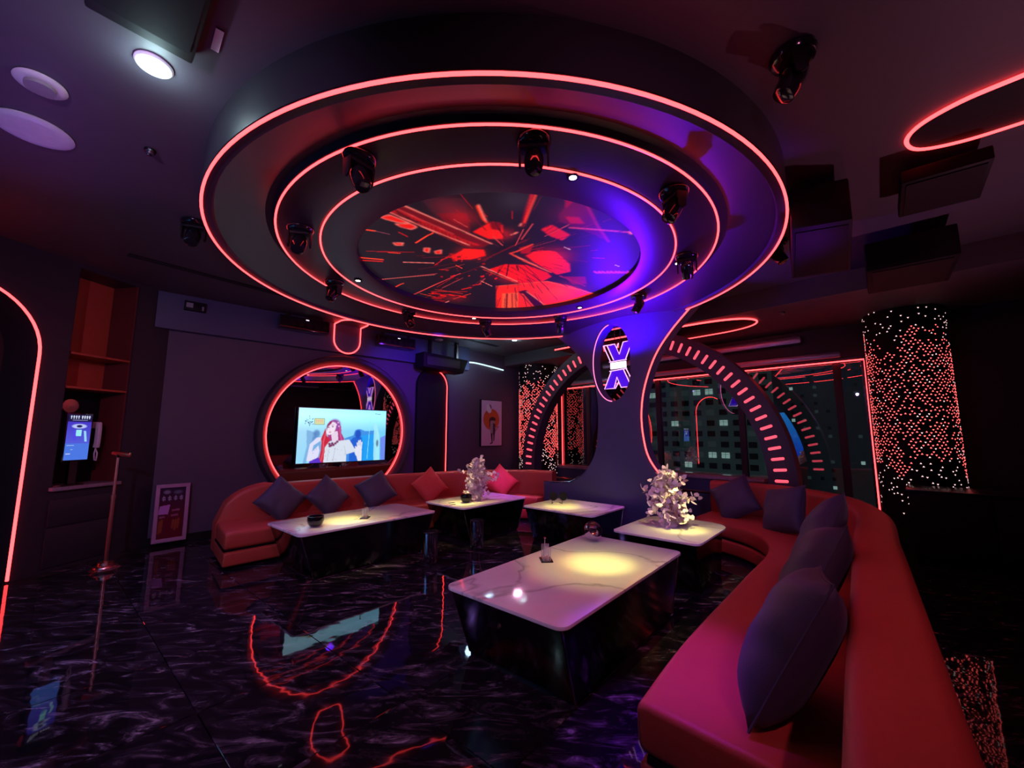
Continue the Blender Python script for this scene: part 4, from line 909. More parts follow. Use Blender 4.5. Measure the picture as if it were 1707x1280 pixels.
# ================================================================== DOT LIGHT COLUMNS
def dot_column(cx, cy_, r, label, z0, z1, face, ds=.0115):
    t = thing('dot_light_column', label, 'light column', (cx, cy_, 0))
    B().lathe([(r, 0), (r, ZS-.003)], (cx, cy_, 0), 48).build('shell', 'black', t)
    nr, nc = int(3.3/.042), int(2*PI*r/.046); rd = B(); wh = B()
    for i in range(nr):
        z = .35+i*.042
        for j in range(nc):
            a = 2*PI*(j+.5*(i % 2))/nc
            if math.cos(a-face) < -.1: continue
            zz = z + .12*math.sin(3*a)+.08*math.sin(7*a+1)
            d = .78 if z0+.28 < zz < z1-.75 else (.78-.62*(zz-(z1-.75))/.35 if z1-.75 <= zz < z1-.4 else .17 if z1-.4 <= zz < z1 else (.25 if z0-.1 < zz <= z0+.28 else .04 if zz < z1 else 0))
            h = .5+.5*math.sin(9*a+3*math.sin(6*z))*math.cos(11*z+2*a)
            if random.random() > d*(.62+.62*h): continue
            s = ds; up_ = 1 if (i+j) % 2 else -1
            c = Vector((cx+(r+.002)*math.cos(a), cy_+(r+.002)*math.sin(a), z)); tt = Vector((-math.sin(a), math.cos(a), 0)); n3 = Vector((math.cos(a), math.sin(a), 0))
            vv = [c+tt*s, c-tt*s, c+Vector((0, 0, up_*s*1.6)), c+n3*.006+Vector((0, 0, up_*s*.5))]
            (wh if (d < .3 or random.random() < .10) else rd).add(vv, [(0, 1, 2), (0, 1, 3), (1, 2, 3), (2, 0, 3)])
    stuff(rd.build('red_dots', 'dotred', t, smooth=0)); stuff(wh.build('white_dots', 'dotwhite', t, smooth=0))
    return t
dot_column(8.22, .13, .44, 'round column dotted with red lights, right of the window', .85, 3.42, R(180))
dot_column(7.98, 7.16, .50, 'round column dotted with red lights, in the left corner behind the arch', .85, 3.30, R(225), .015)

# ================================================================== SCREEN WALL
rf = thing('round_niche', 'large round black frame with a red neon ring and dark mirror behind the television', 'wall frame', (3.07, 7.7, 1.58))
Ty = Matrix.Translation((3.07, YT, 1.58)) @ Matrix.Rotation(R(90), 4, 'X')
def ringY(prof, n=96): return B().lathe(prof, n=n, T=Ty, cap=False)
ringY([(1.42, 0), (1.42, .20), (1.40, .22), (1.34, .22), (1.27, .06), (1.27, 0)]).build('frame', 'walldark', rf)
ringY([(0, .03), (1.27, .03)]).build('mirror', 'mirror', rf, smooth=0)
B().tube([(3.07+1.25*math.cos(a), 7.685, 1.58+1.25*math.sin(a)) for a in np.linspace(0, 2*PI, 120, endpoint=False)], .009, 6, True).build('neon_ring', 'neon', rf)
# TV
def tv_picture():
    P = Paint(250, 144, (120, 215, 245))
    P.grad((178, 226, 252), (70, 205, 248), (P.x*.55+P.y*.35))
    P.a += srgb((170, 235, 255))*np.clip(1-np.abs(P.y-.12)*3.2, 0, 1)[..., None]*.5
    P.poly([(.09, .40), (.20, .46), (.14, .80), (.10, 1), (.07, 1), (.10, .7)], (110, 160, 215), .7)
    P.ell(.195, .47, .035, .07, (70, 120, 190), .8, .6)
    P.poly([(.155, .52), (.24, .52), (.26, 1), (.13, 1)], (60, 110, 200), .5)
    P.poly([(.50, .56), (.60, .50), (.62, .40), (.68, .38), (.74, .42), (.88, .40), (.88, 1), (.50, 1)], (10, 120, 225), .8)
    P.ell(.655, .48, .035, .09, (0, 70, 190), .9, .5); P.poly([(.56, .62), (.60, .54), (.71, .54), (.74, .7), (.72, 1), (.56, 1)], (0, 80, 205), .8)
    P.poly([(.70, .50), (.86, .48), (.86, .99), (.70, .99)], (0, 165, 250), .75)
    P.poly([(.845, .30), (.875, .25), (.92, .5), (.93, 1), (.855, 1)], (170, 240, 250), .85); P.poly([(.93, .55), (1, .5), (1, 1), (.94, 1)], (110, 90, 235), .7)
    P.ell(.895, .66, .015, .07, (70, 80, 130), .8, .6); P.line([(.80, .12), (.775, .96)], .003, (150, 240, 255), .8)
    # singer
    P.poly([(.30, .44), (.30, .30), (.33, .235), (.38, .21), (.425, .24), (.455, .34), (.462, .46), (.495, .56), (.500, .64), (.46, .67), (.42, .62), (.33, .60)], (172, 60, 130))
    P.ell(.385, .30, .062, .105, (150, 78, 165), 1, .5)
    P.poly([(.285, .36), (.30, .50), (.34, .58), (.345, .72), (.29, .88), (.28, 1), (.225, 1), (.25, .75), (.245, .55), (.27, .44)], (200, 36, 62))
    P.line([(.29, .46), (.27, .62), (.275, .80), (.25, .98)], .006, (235, 90, 110), .8); P.line([(.44, .36), (.455, .52), (.475, .62)], .006, (215, 90, 150), .8)
    P.poly([(.14, 1), (.12, .93), (.22, .88), (.26, 1)], (90, 50, 200))
    P.poly([(.105, .95), (.13, .66), (.20, .54), (.245, .53), (.24, .60), (.17, .68), (.155, .80), (.22, .68), (.235, .78), (.22, .90), (.13, .97)], (224, 224, 250))
    P.poly([(.29, .72), (.33, .62), (.46, .60), (.555, .58), (.60, .70), (.66, .86), (.64, .90), (.62, .82), (.53, .86), (.53, 1), (.28, 1)], (216, 226, 240))
    P.poly([(.62, .76), (.65, .72), (.705, .74), (.71, 1), (.665, 1)], (228, 230, 244))
    for a, b in (((.650, .65), (.662, .76)), ((.667, .61), (.673, .74)), ((.685, .60), (.687, .74)), ((.704, .64), (.700, .76)), ((.632, .72), (.655, .80))): P.line([a, b], .0062, (234, 232, 246))
    P.poly([(.345, .44), (.42, .42), (.43, .60), (.365, .63)], (232, 212, 236))
    P.ell(.345, .375, .049, .118, (243, 228, 246), 1, .10, .18); P.ell(.357, .300, .044, .05, (240, 222, 244), 1, .3)
    P.poly([(.30, .30), (.325, .25), (.36, .23), (.345, .28), (.31, .34), (.298, .42), (.294, .36)], (150, 50, 100))
    P.ell(.318, .350, .0085, .010, (90, 60, 110), 1, .5); P.ell(.362, .338, .0095, .010, (90, 60, 110), 1, .5)
    P.line([(.307, .325), (.327, .318)], .0014, (120, 80, 130)); P.line([(.350, .310), (.376, .308)], .0014, (120, 80, 130)); P.line([(.335, .36), (.330, .40)], .001, (205, 180, 205))
    P.poly([(.318, .430), (.352, .420), (.345, .452), (.328, .455)], (190, 70, 110)); P.poly([(.322, .432), (.349, .425), (.344, .438), (.328, .441)], (252, 248, 255))
    for x, y in ((.335, .66), (.355, .69), (.38, .68), (.40, .65), (.42, .62), (.34, .70), (.365, .65)): P.ell(x, y, .014, .022, (120, 30, 95), 1, .5)
    for x, y in ((.40, .30), (.42, .26), (.43, .33)): P.ell(x, y, .008, .012, (250, 210, 240), 1, .4)
    for q in range(24):
        P.ell(random.uniform(.16, .62), random.uniform(.74, .97), .004, .006, random.choice([(120, 90, 150), (200, 150, 120), (150, 110, 170)]), .8, .5)
    P.line([(.40, .74), (.38, .98)], .0015, (150, 160, 190)); P.line([(.50, .70), (.53, .90)], .0015, (150, 160, 190)); P.line([(.33, .78), (.32, .98)], .0015, (150, 160, 190))
    P.blur(1)
    # song caption marks
    for q in range(26):
        x, y = random.uniform(.07, .15), random.uniform(.16, .32); P.line([(x, y), (x+random.uniform(-.012, .012), y+random.uniform(-.02, .02))], .0022, (40, 70, 90))
    P.poly([(.165, .19), (.27, .19), (.27, .30), (.165, .30)], (215, 225, 170)); P.line([(.165, .19), (.27, .19), (.27, .30), (.165, .30), (.165, .19)], .002, (110, 120, 60))
    for x in (.185, .205, .225, .245): P.line([(x, .215), (x, .275)], .0022, (250, 150, 150)); P.line([(x-.007, .235), (x+.007, .235)], .002, (250, 150, 150))
    P.line([(.86, .07), (.93, .08)], .003, (60, 90, 110), .7)
    return P
TVP = tv_picture()
def tv_h(u): return u
tvm = attr_em('tv_picture', 1.0, .3, .02)
tv = thing('television', 'flat television showing a singer in a white top, on the round mirror', 'television', (3.095, 7.5, 1.05))
B().box((2.265, 7.62, 1.02), (3.925, 7.67, 2.02)).build('bezel', 'blackgloss', tv, bevel=.006)
B().box((2.9, 7.67, 1.3), (3.3, 7.71, 1.7)).build('wall_mount', 'darkmetal', tv)
link(TVP.mesh('screen', tvm, lambda u, v: (2.28+1.63*u, 7.617+0*u, 2.005-.965*v)), 'screen', tv)
# television on the back wall (seen mirrored in the window)
tv2 = thing('wall_television', 'second television on the rear wall, seen mirrored in the window', 'television', (XB+.1, 4.2, .8))
B().box((XB+.02, 3.02, .66), (XB+.12, 5.38, 2.40)).build('bezel', 'blackgloss', tv2, bevel=.008)
P2 = Paint(120, 84, (20, 110, 225)); P2.grad((30, 150, 240), (10, 60, 210), P2.y)
P2.poly([(.30, 1), (.36, .45), (.52, .30), (.66, .45), (.74, 1)], (120, 170, 245)); P2.ell(.52, .26, .09, .14, (190, 180, 215), 1, .3); P2.ell(.50, .17, .11, .10, (20, 20, 60), 1, .3)
P2.poly([(0, 0), (.2, 0), (.1, 1), (0, 1)], (90, 200, 250))
for q in range(40): x, y = random.uniform(.05, .45), random.uniform(.82, .95); P2.line([(x, y), (x+.01, y+.02)], .005, (230, 240, 255))
link(P2.mesh('screen', attr_em('tv_picture_two', 1.3, .3, .02), lambda u, v: (XB+.125+0*u, 5.35-2.3*u, 2.37-1.68*v)), 'screen', tv2)
# folded U of neon over the round frame
un = thing('neon_loop', 'folded U shaped neon loop on the bulkhead above the round mirror', 'neon light', (3.03, 7.58, 3.3))
pth = [(2.79, 7.58, ZC-.03), (2.79, 7.58, 3.31)] + [(3.04+.25*math.cos(a), 7.58, 3.31+.25*math.sin(a)) for a in np.linspace(PI, 2*PI, 14)] + [(3.29, 7.58, ZC-.03)]
B().tube(pth, .012, 6).build('wall_loop', 'neon', un)
pth = [(2.79, 7.58, ZC-.02), (2.79, 7.36, ZC-.02)] + [(3.04+.25*math.cos(a), 7.30-.22*math.sin(a), ZC-.02) for a in np.linspace(PI, 0, 12)] + [(3.29, 7.58, ZC-.02)]
B().tube(pth, .012, 6).build('ceiling_loop', 'neon', un)
# beam bars
def beam_bar(label, x, y, z):
    t = thing('beam_bar', label, 'stage light', (x, y, z), R(-2), 'beam bars under the bulkhead')
    B().box((-.40, -.09, -.13), (.40, .09, .09)).build('housing', 'blackgloss', t, False, bevel=.02)
    for i in range(6):
        B().cyl((-.33+.13*i, -.11, -.04), (-.33+.13*i, -.085, -.04), .045, n=16).build('lens', 'darkmetal', t, False)
    B().box((.0, -.096, .045), (.05, -.09, .06)).build('indicator_light', 'led', t, False)
    for q_ in (-.28, .28): B().box((q_-.02, -.02, .09), (q_+.02, .02, .16)).build('bracket', 'darkmetal', t, False)
beam_bar('black beam bar with lenses, left of the neon loop', 2.23, 7.46, 3.45)
beam_bar('black beam bar with lenses, right of the neon loop', 3.98, 7.46, 3.42)
# exit-type wall unit
t = thing('wall_control_unit', 'small dark unit with a pale label high on the bulkhead, far left', 'wall unit', (.72, 7.57, 3.45))
B().box((.60, 7.54, 3.38), (.86, 7.61, 3.52)).build('case', 'black', t, bevel=.006); B().box((.62, 7.535, 3.42), (.70, 7.542, 3.49)).build('sticker', 'greyplastic', t)
B().box((.81, 7.535, 3.40), (.83, 7.542, 3.46)).build('switch', 'greyplastic', t)
# dark arch alcove with neon on its right rim
al = thing('arch_alcove', 'tall black arched panel with red neon along its right edge', 'wall panel', (5.05, 7.7, 0))
ol = [(4.64, 0), (5.46, 0)] + [(5.05+.41*math.cos(a), 2.60+.41*math.sin(a)) for a in np.linspace(0, PI, 24)]
pts3 = [(x, 7.66, z) for x, z in ol] + [(x, YT+.005, z) for x, z in ol]; n_ = len(ol)
B().add(pts3, [tuple(range(n_)), tuple(range(n_, 2*n_))[::-1]] + [(i, (i+1) % n_, n_+(i+1) % n_, n_+i) for i in range(n_)]).build('panel', 'black', al)
B().tube([(5.0+.0, 7.645, 2.98)] + [(5.02+.38*math.cos(a), 7.645, 2.60+.38*math.sin(a)) for a in np.linspace(R(88), 0, 14)] + [(5.40, 7.645, .12)], .011, 6).build('neon_line', 'neon', al)
# projector-like box and curved strip
t = thing('wall_speaker', 'long black speaker box hung above the arched panel', 'speaker', (5.1, 7.4, 3.05))
B().add([(4.52, 7.25, 3.27), (5.70, 7.25, 3.22), (5.56, 7.25, 2.90), (4.52, 7.25, 2.95), (4.52, 7.60, 3.27), (5.70, 7.60, 3.22), (5.56, 7.60, 2.90), (4.52, 7.60, 2.95)], [(0, 1, 2, 3), (7, 6, 5, 4), (0, 4, 5, 1), (1, 5, 6, 2), (2, 6, 7, 3), (3, 7, 4, 0)]).build('cabinet', 'black', t, bevel=.02)
B().box((4.6, 7.236, 3.0), (5.45, 7.25, 3.18)).build('grille', 'walldark', t, bevel=.005)
B().box((4.7, 7.3, 3.25), (4.75, 7.4, ZC-.003)).build('bracket', 'darkmetal', t); B().box((5.4, 7.3, 3.23), (5.45, 7.4, ZC-.003)).build('bracket', 'darkmetal', t)
o = B().tube([tuple(p) for p in spline([(5.87, 7.68, 3.26), (6.22, 7.68, 3.285), (6.72, 7.68, 3.255), (7.2, 7.68, 3.21)], 6)], .018, 8).build('light_strip', 'striplight')
tag(o, 'curved pale cyan light strip high on the wall above the framed print', 'light strip')
# framed print
t = thing('framed_print', 'tall framed print of a figure before an orange disc', 'picture', (6.81, 7.70, 1.27))
B().box((6.45, 7.69, 1.24), (7.18, 7.735, 2.40)).build('frame', 'black', t, bevel=.004)
P3 = Paint(90, 150, (196, 176, 206)); P3.grad((190, 178, 214), (206, 168, 196), P3.y)
P3.ell(.48, .42, .39, .235, (190, 88, 40), 1, .03); P3.ell(.36, .185, .13, .095, (205, 205, 220), 1, .06, .3); P3.poly([(.36, .09), (.44, .10), (.49, .16), (.46, .20), (.41, .13)], (50, 50, 70))
P3.ell(.54, .42, .15, .055, (50, 28, 36), 1, .1); P3.poly([(.37, .42), (.45, .42), (.42, .58), (.38, .60)], (60, 20, 26))
P3.poly([(.43, .45), (.64, .45), (.67, .62), (.66, .74), (.44, .72), (.42, .60)], (150, 140, 150)); P3.poly([(.55, .50), (.68, .52), (.67, .74), (.56, .74)], (54, 40, 62))
P3.poly([(.45, .72), (.55, .73), (.54, .92), (.50, .93), (.47, .84)], (26, 18, 28)); P3.poly([(.57, .73), (.65, .74), (.62, .90), (.58, .90)], (26, 18, 28)); P3.line([(.44, .95), (.53, .93)], .02, (26, 18, 28)); P3.line([(.66, .60), (.84, .58), (.70, .66)], .018, (150, 120, 130))
link(P3.mesh('print', attr_em('print_paper', 0, .5, use_base=True), lambda u, v: (6.475+.68*u, 7.688+0*u, 2.385-1.13*v)), 'print', t)

# ================================================================== CORNER WALL: ARCH NEON + SHELF CABINET
npth = [aw(-1.27, -.01, .02), aw(-1.27, -.01, 2.43)] + [aw(-1.965+.695*math.cos(a), -.01, 2.43+.695*math.sin(a)) for a in np.linspace(0, PI, 26)] + [aw(-2.66, -.01, 2.43), aw(-2.66, -.01, .02)]
o = B().tube(npth, .014, 6).build('neon_arch', 'neon'); tag(o, 'red neon arch line around the dark doorway at the left edge', 'neon light')
cab = thing('shelf_cabinet', 'tall built-in cabinet with orange backed shelves above a small desk', 'cabinet', aw(-.67, .0, 0))
B().box((-1.0, .40, 2.12), (-.31, .42, 3.56), TW).build('back_panel', 'orange_panel', cab)
B().box((-1.0, .40, .95), (-.31, .42, 2.10), TW).build('back_panel', 'black', cab)['label'] = 'black lower back panel'
B().box((-1.0, .02, .0), (-.98, .42, 3.56), TW).build('side_panel', 'walldark', cab); B().box((-.33, .02, 0), (-.31, .42, 3.56), TW).build('side_panel', 'maroon', cab)
for z in (2.50, 2.09): B().box((-.98, .0, z), (-.33, .40, z+.025), TW).build('shelf', 'orange_panel', cab, bevel=.003)
B().box((-1.02, -.06, .90), (-.31, .40, .94), TW).build('desk_top', 'sill', cab, bevel=.004)
B().box((-1.0, -.02, .50), (-.31, .02, .80), TW).build('drawer_front', 'walldark', cab, bevel=.004)
B().box((-1.0, -.015, .05), (-.31, .01, .48), TW).build('door', 'walldark', cab, bevel=.004)
tch = thing('touch_screen', 'upright touch screen with a blue menu in the cabinet niche', 'screen', aw(-.80, .05, .95))
B().box((-.925, .02, 1.22), (-.660, .055, 1.80), TW).build('bezel', 'blackgloss', tch, bevel=.005)
B().box((-.84, .02, .96), (-.76, .06, 1.22), TW).box((-.90, -.02, .94), (-.70, .12, .955), TW).build('stand', 'darkmetal', tch)
P4 = Paint(70, 130, (70, 60, 220)); P4.grad((60, 30, 190), (90, 110, 230), P4.y)
P4.poly([(0, 0), (1, 0), (1, .16), (0, .16)], (20, 22, 70)); 
for x in (.10, .20, .30, .40, .55, .65, .75, .85): P4.line([(x, .05), (x+.06, .05)], .012, (225, 235, 250)); P4.line([(x+.03, .03), (x+.03, .09)], .014, (225, 235, 250))
P4.line([(.2, .125), (.8, .125)], .008, (170, 180, 230)); P4.ell(.5, .26, .30, .05, (190, 205, 250), .9, .3); P4.ell(.5, .26, .12, .03, (30, 30, 90), 1, .3)
P4.poly([(.38, .34), (.62, .34), (.62, .48), (.38, .48)], (150, 235, 240)); P4.poly([(.3, .33), (.36, .33), (.42, .56), (.34, .58), (.26, .50)], (80, 70, 230)); P4.poly([(.70, .36), (.80, .36), (.88, .60), (.78, .60)], (150, 210, 250))
P4.poly([(0, .64), (1, .64), (1, 1), (0, 1)], (70, 120, 225), .9); P4.line([(.08, .68), (.36, .68)], .010, (200, 220, 250)); P4.line([(.08, .86), (.24, .86)], .012, (210, 225, 250)); P4.line([(.25, .77), (.33, .77)], .008, (150, 190, 240))
link(P4.mesh('screen', attr_em('menu_picture', 1.0, .3, .02), lambda u, v: tuple((P0[0]+ux*(-.912+.24*u)+nx*.016, P0[1]+uy*(-.912+.24*u)+ny*.016, 1.78-.54*v))), 'screen', tch)
ph = thing('intercom_phone', 'white wall telephone hanging in the cabinet beside the touch screen', 'telephone', aw(-0.500, 0.190, 1.35))
B().box((-0.550, .16, 1.62), (-0.450, .40, 1.70), TW).build('cradle', 'plastic', ph, bevel=.01)
B().tube([aw(-0.510, 0.130, 1.68), aw(-0.515, 0.115, 1.60), aw(-0.515, 0.115, 1.46), aw(-0.510, 0.130, 1.38)], .032, 10).build('handset', 'plastic', ph)
B().tube([aw(-0.510, 0.130, 1.39), aw(-0.525, 0.130, 1.30), aw(-0.515, 0.130, 1.22), aw(-0.495, 0.130, 1.21), aw(-0.490, 0.130, 1.30), aw(-0.500, 0.170, 1.40)], .008, 6).build('cord', 'plastic', ph)
o = B().lathe([(0, 0), (.07, .0), (.085, .02), (.085, .05), (.0, .055)], n=20, T=Matrix.Translation(aw(-.68, .40, 1.90)) @ Matrix.Rotation(A37, 4, 'Z') @ Matrix.Rotation(R(90), 4, 'X')).build('wall_ornament', 'rose', smooth=40)
tag(o, 'round copper ornament on the cabinet back above the touch screen', 'ornament')
o = B().box((-.97, .02, .945), (-.83, .10, .955), TW).build('menu_tray', 'rose', bevel=.003); tag(o, 'thin pinkish tray on the cabinet desk', 'tray')

# mic stand
mic = thing('microphone_stand', 'copper coloured microphone stand with round base standing on the floor', 'microphone stand', (.07, 6.74, 0))
B().lathe([(.13, 0), (.135, .02), (.11, .035), (.105, .05), (.075, .06), (.07, .09), (.03, .10)], n=28).build('base', 'rose', mic, False, smooth=40)
B().lathe([(.018, .09), (.018, .80), (.022, .80), (.022, .84), (.014, .845), (.012, 1.30)], n=14).build('pole', 'rose', mic, False)
B().cyl((-.05, .04, 1.325), (.10, -.06, 1.30), .020, .028, 14).build('microphone', 'rose', mic, False, bevel=.006)
B().lathe([(.018, 1.27), (.022, 1.30), (.012, 1.31)], n=12).build('clip', 'darkmetal', mic, False)
# framed light box leaning on the wall
lb = thing('poster_stand', 'small violet framed advertising board leaning low against the wall', 'sign board', (.68, 7.6, 0))
Tb = Matrix.Translation((.50, 7.58, .05)) @ Matrix.Rotation(R(-3), 4, 'X') @ Matrix.Rotation(R(6), 4, 'Z')
fb = B()
for a, b in (((0, -.03, 0), (.38, .02, .05)), ((0, -.03, .74), (.38, .02, .79)), ((0, -.03, .05), (.045, .02, .74)), ((.335, -.03, .05), (.38, .02, .74))): fb.box(a, b, Tb)
fb.build('frame', pm('violet_frame', (.42, .24, .40), .4), lb, bevel=.004)
P5 = Paint(60, 120, (60, 14, 36)); P5.grad((34, 22, 60), (96, 16, 40), P5.y*1.6)
for x in (.12, .34, .56, .78):
    P5.line([(x, .20), (x+.10, .19)], .014, (170, 165, 190)); P5.line([(x, .235), (x+.11, .235)], .012, (170, 165, 190)); P5.line([(x+.05, .17), (x+.05, .26)], .014, (170, 165, 190)); P5.line([(x+.1, .19), (x+.1, .25)], .010, (150, 145, 180))
P5.ell(.28, .09, .12, .035, (150, 150, 175), .8, .8); P5.ell(.7, .10, .16, .035, (110, 115, 140), .8, .8)
P5.poly([(.06, .36), (.44, .34), (.38, .53), (.0, .52)], (190, 130, 205))
for x, y, w_ in ((.52, .46, .3), (.5, .56, .26), (.06, .58, .2)): P5.poly([(x, y-.02), (x+w_, y-.025), (x+w_, y+.012), (x, y+.02)], (150, 90, 120))
for x, y0, y1 in ((.10, .66, .88), (.18, .64, .86), (.60, .66, .80), (.70, .66, .84), (.80, .64, .8)): P5.line([(x, y0), (x-.02, y1)], .035, (150, 78, 40), .8)
link(P5.mesh('poster', attr_em('poster_print', 0, .3, use_base=True), lambda u, v: tuple(np.array(Tb)[i, 3] + np.array(Tb)[i, 0]*(.045+.29*u) + np.array(Tb)[i, 1]*(-.012) + np.array(Tb)[i, 2]*(.74-.69*v) for i in range(3))), 'poster', lb)

# ================================================================== SOFAS
def rprof(n0, z0, n1, z1, r, k=5):
    return rrect(n0, z0, n1, z1, r, k)
def sofa(name, label, cpts, spts, bpts, zb, endcap=None):
    t = thing(name, label, 'sofa', (cpts[0][0], cpts[0][1], 0))
    n = 60
    def rs(P):
        Q_ = spline(P, 12); L = [0]
        for a, b in zip(Q_[:-1], Q_[1:]): L.append(L[-1]+(b-a).length)
        X = np.interp(np.linspace(0, L[-1], n), L, [q.x for q in Q_]); Y = np.interp(np.linspace(0, L[-1], n), L, [q.y for q in Q_]); return list(zip(X, Y))
    F, K = rs(spts), rs(bpts)          # seat front edge, back front face
    def slab(z0, z1, r, inset=0, d0=0):
        v = []; f = []
        m_ = 0
        ring = []
        for i in range(n):
            a = Vector(F[i]); b = Vector(K[i]); d = (b-a).normalized(); a = a+d*inset; b = b+d*d0; w_ = (b-a).length
            pr = rrect(0, z0, w_, z1, r, 5); m_ = len(pr)
            ring += [(a.x+d.x*p, a.y+d.y*p, z) for p, z in pr]
        for i in range(n-1):
            for j in range(m_): f.append((i*m_+j, i*m_+(j+1) % m_, (i+1)*m_+(j+1) % m_, (i+1)*m_+j))
        f += [tuple(range(m_))[::-1], tuple(range((n-1)*m_, n*m_))]
        return B().add(ring, f)
    slab(.03, .195, .03, .0, .02).build('base', 'red_leather', t, smooth=50, bevel=.02, seg=3)
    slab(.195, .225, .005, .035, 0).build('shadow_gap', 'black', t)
    slab(.222, .42, .045, -.01, .01).build('seat_cushion', 'red_leather', t, smooth=50, bevel=.03, seg=3)
    v = []; ring = []; m_ = 0
    for i in range(n):
        a = Vector(K[max(0, i-1)]); b = Vector(K[min(n-1, i+1)]); tt = (b-a).normalized(); nn = Vector((-tt.y, tt.x)); nn = nn if nn.dot(Vector(K[i])-Vector(F[i])) > 0 else -nn
        zt = zb
        if endcap: 
            s = (Vector(K[i])-Vector(K[0])).length/endcap
            if s < 1: zt = .40+(zb-.40)*math.sqrt(max(0, 1-(1-s)**2))+.02
        pr = rrect(0, .05, .25, zt, min(.055, (zt-.06)/2), 6); m_ = len(pr)
        ring += [(K[i][0]+nn.x*p, K[i][1]+nn.y*p, z) for p, z in pr]
    f = []
    for i in range(n-1):
        for j in range(m_): f.append((i*m_+j, i*m_+(j+1) % m_, (i+1)*m_+(j+1) % m_, (i+1)*m_+j))
    f += [tuple(range(m_))[::-1], tuple(range((n-1)*m_, n*m_))]
    B().add(ring, f).build('backrest', 'red_leather', t, smooth=50)
    return t
sofa('curved_sofa', 'long orange red curved sofa along the television side', [(1.05, 6.2)],
     [(1.02, 5.74), (2.2, 5.80), (3.4, 5.77), (4.6, 5.75), (5.10, 5.60), (5.40, 5.28), (5.50, 4.98)],
     [(1.05, 6.50), (2.4, 6.50), (3.7, 6.42), (4.9, 6.12), (5.65, 5.6), (5.92, 4.98)], .85, .62)
sofa('curved_sofa', 'long red curved sofa in the right foreground, turning in front of the arch', [(1.7, .6)],
     [(1.70, .97), (2.4, 1.05), (3.7, 1.13), (4.7, 1.2), (5.3, 1.42), (5.66, 1.80), (5.86, 2.36)],
     [(1.70, .25), (2.6, .33), (3.8, .44), (5.0, .56), (5.95, .92), (6.42, 1.55), (6.46, 2.36)], .85)
# back continues past the seat end towards the camera
bpy.data.objects['curved_sofa'].name = 'curved_sofa'
for s_ in [o for o in bpy.data.objects if o.name.startswith('curved_sofa') and o.parent is None and 'foreground' in o['label']]:
    B().sweep([(.95, .175), (1.2, .20), (1.70, .25)], [(q-.25, z) for q, z in rrect(0, .05, .25, .85, .055, 6)]).build('back_end', 'red_leather', s_, smooth=50)

# cushions
def cushion_mesh(mat, w_=.50, th=.21, name='cover'):
    n = 20; v = []; f = []
    for sd in (1, -1):
        for i in range(n+1):
            for j in range(n+1):
                x, y = -1+2*i/n, -1+2*j/n
                px = x*(1-.07*(1-abs(y)**2)*abs(x)**3); py = y*(1-.07*(1-abs(x)**2)*abs(y)**3)
                h = ((1-x**4)*(1-y**4))**.55*(1-.25*(x*x+y*y)/2)
                wr = .012*math.sin(9*x+4*y)*(1-abs(x))*abs(y) if sd > 0 else 0
                v.append((px*w_/2, py*w_/2, sd*(h*th/2)+wr*(h > .02)))
    N1 = (n+1)**2
    for sd in (0, 1):
        for i in range(n):
            for j in range(n):
                a = sd*N1+i*(n+1)+j; q = (a, a+n+1, a+n+2, a+1); f.append(q if sd == 0 else q[::-1])
    me = B().add(v, f).mesh(name, mat, smooth=70)
    bm = bmesh.new(); bm.from_mesh(me); bmesh.ops.remove_doubles(bm, verts=bm.verts, dist=.0008)
    for e in bm.edges: e.smooth = True
    for fc in bm.faces: fc.smooth = True
    bm.to_mesh(me); bm.free(); return me
seam_v = [(s*.245, t_*.245, 0) for s, t_ in ((-1, -1), (1, -1), (1, 1), (-1, 1))]
def seam_path(w_):
    P_ = []
    for (a, b) in ((-1, -1), (1, -1)), ((1, -1), (1, 1)), ((1, 1), (-1, 1)), ((-1, 1), (-1, -1)):
        for k_ in range(8):
            t_ = k_/8; x = a[0]+(b[0]-a[0])*t_; y = a[1]+(b[1]-a[1])*t_
            P_.append((x*(1-.07*(1-abs(y)**2)*abs(x)**3)*w_/2, y*(1-.07*(1-abs(x)**2)*abs(y)**3)*w_/2, 0))
    return P_
CM = {'grey': cushion_mesh('grey_cloth'), 'red': cushion_mesh('red_cloth')}
SMh = {'grey': B().tube(seam_path(.50), .004, 5, True).mesh('piping', 'grey_cloth'), 'red': B().tube(seam_path(.50), .004, 5, True).mesh('piping', 'red_cloth')}
def cushion(kind, loc, face_az, lean, roll, label, group, sc=1):
    """face_az: heading of the cushion's front; lean back in degrees; roll turns it in its own plane"""
    t = thing('cushion', label, 'cushion', loc, 0, group)
    Mx = Matrix.Rotation(R(face_az), 4, 'Z') @ Matrix.Rotation(R(90-lean), 4, 'Y') @ Matrix.Rotation(R(roll), 4, 'Z')
    t.rotation_euler = Mx.to_euler(); t.scale = (sc,)*3
    c = bpy.data.objects.new('cover', CM[kind]); C.objects.link(c); c.parent = t
    s2 = bpy.data.objects.new('piping', SMh[kind]); C.objects.link(s2); s2.parent = t
G1, G2, G3 = 'charcoal cushions on the left sofa', 'red cushions on the left sofa', 'charcoal cushions on the right sofa'
cushion('grey', (1.72, 6.24, .66), -88, 22, 45, 'dark cushion standing on its corner at the left end of the left sofa', G1, .98)
cushion('grey', (2.33, 6.22, .64), -78, 26, 38, 'dark cushion on the left sofa, below the left edge of the television', G1, .98)
cushion('grey', (3.06, 6.20, .66), -110, 22, 30, 'dark cushion on the left sofa, below the right edge of the television', G1, .98)
cushion('red', (3.98, 6.08, .66), -98, 20, 35, 'red cushion on the left sofa, left of the far white plant', G2, .98)
cushion('red', (5.22, 5.62, .66), -118, 20, 45, 'red cushion on the left sofa, right of the far white plant', G2, 1.0)
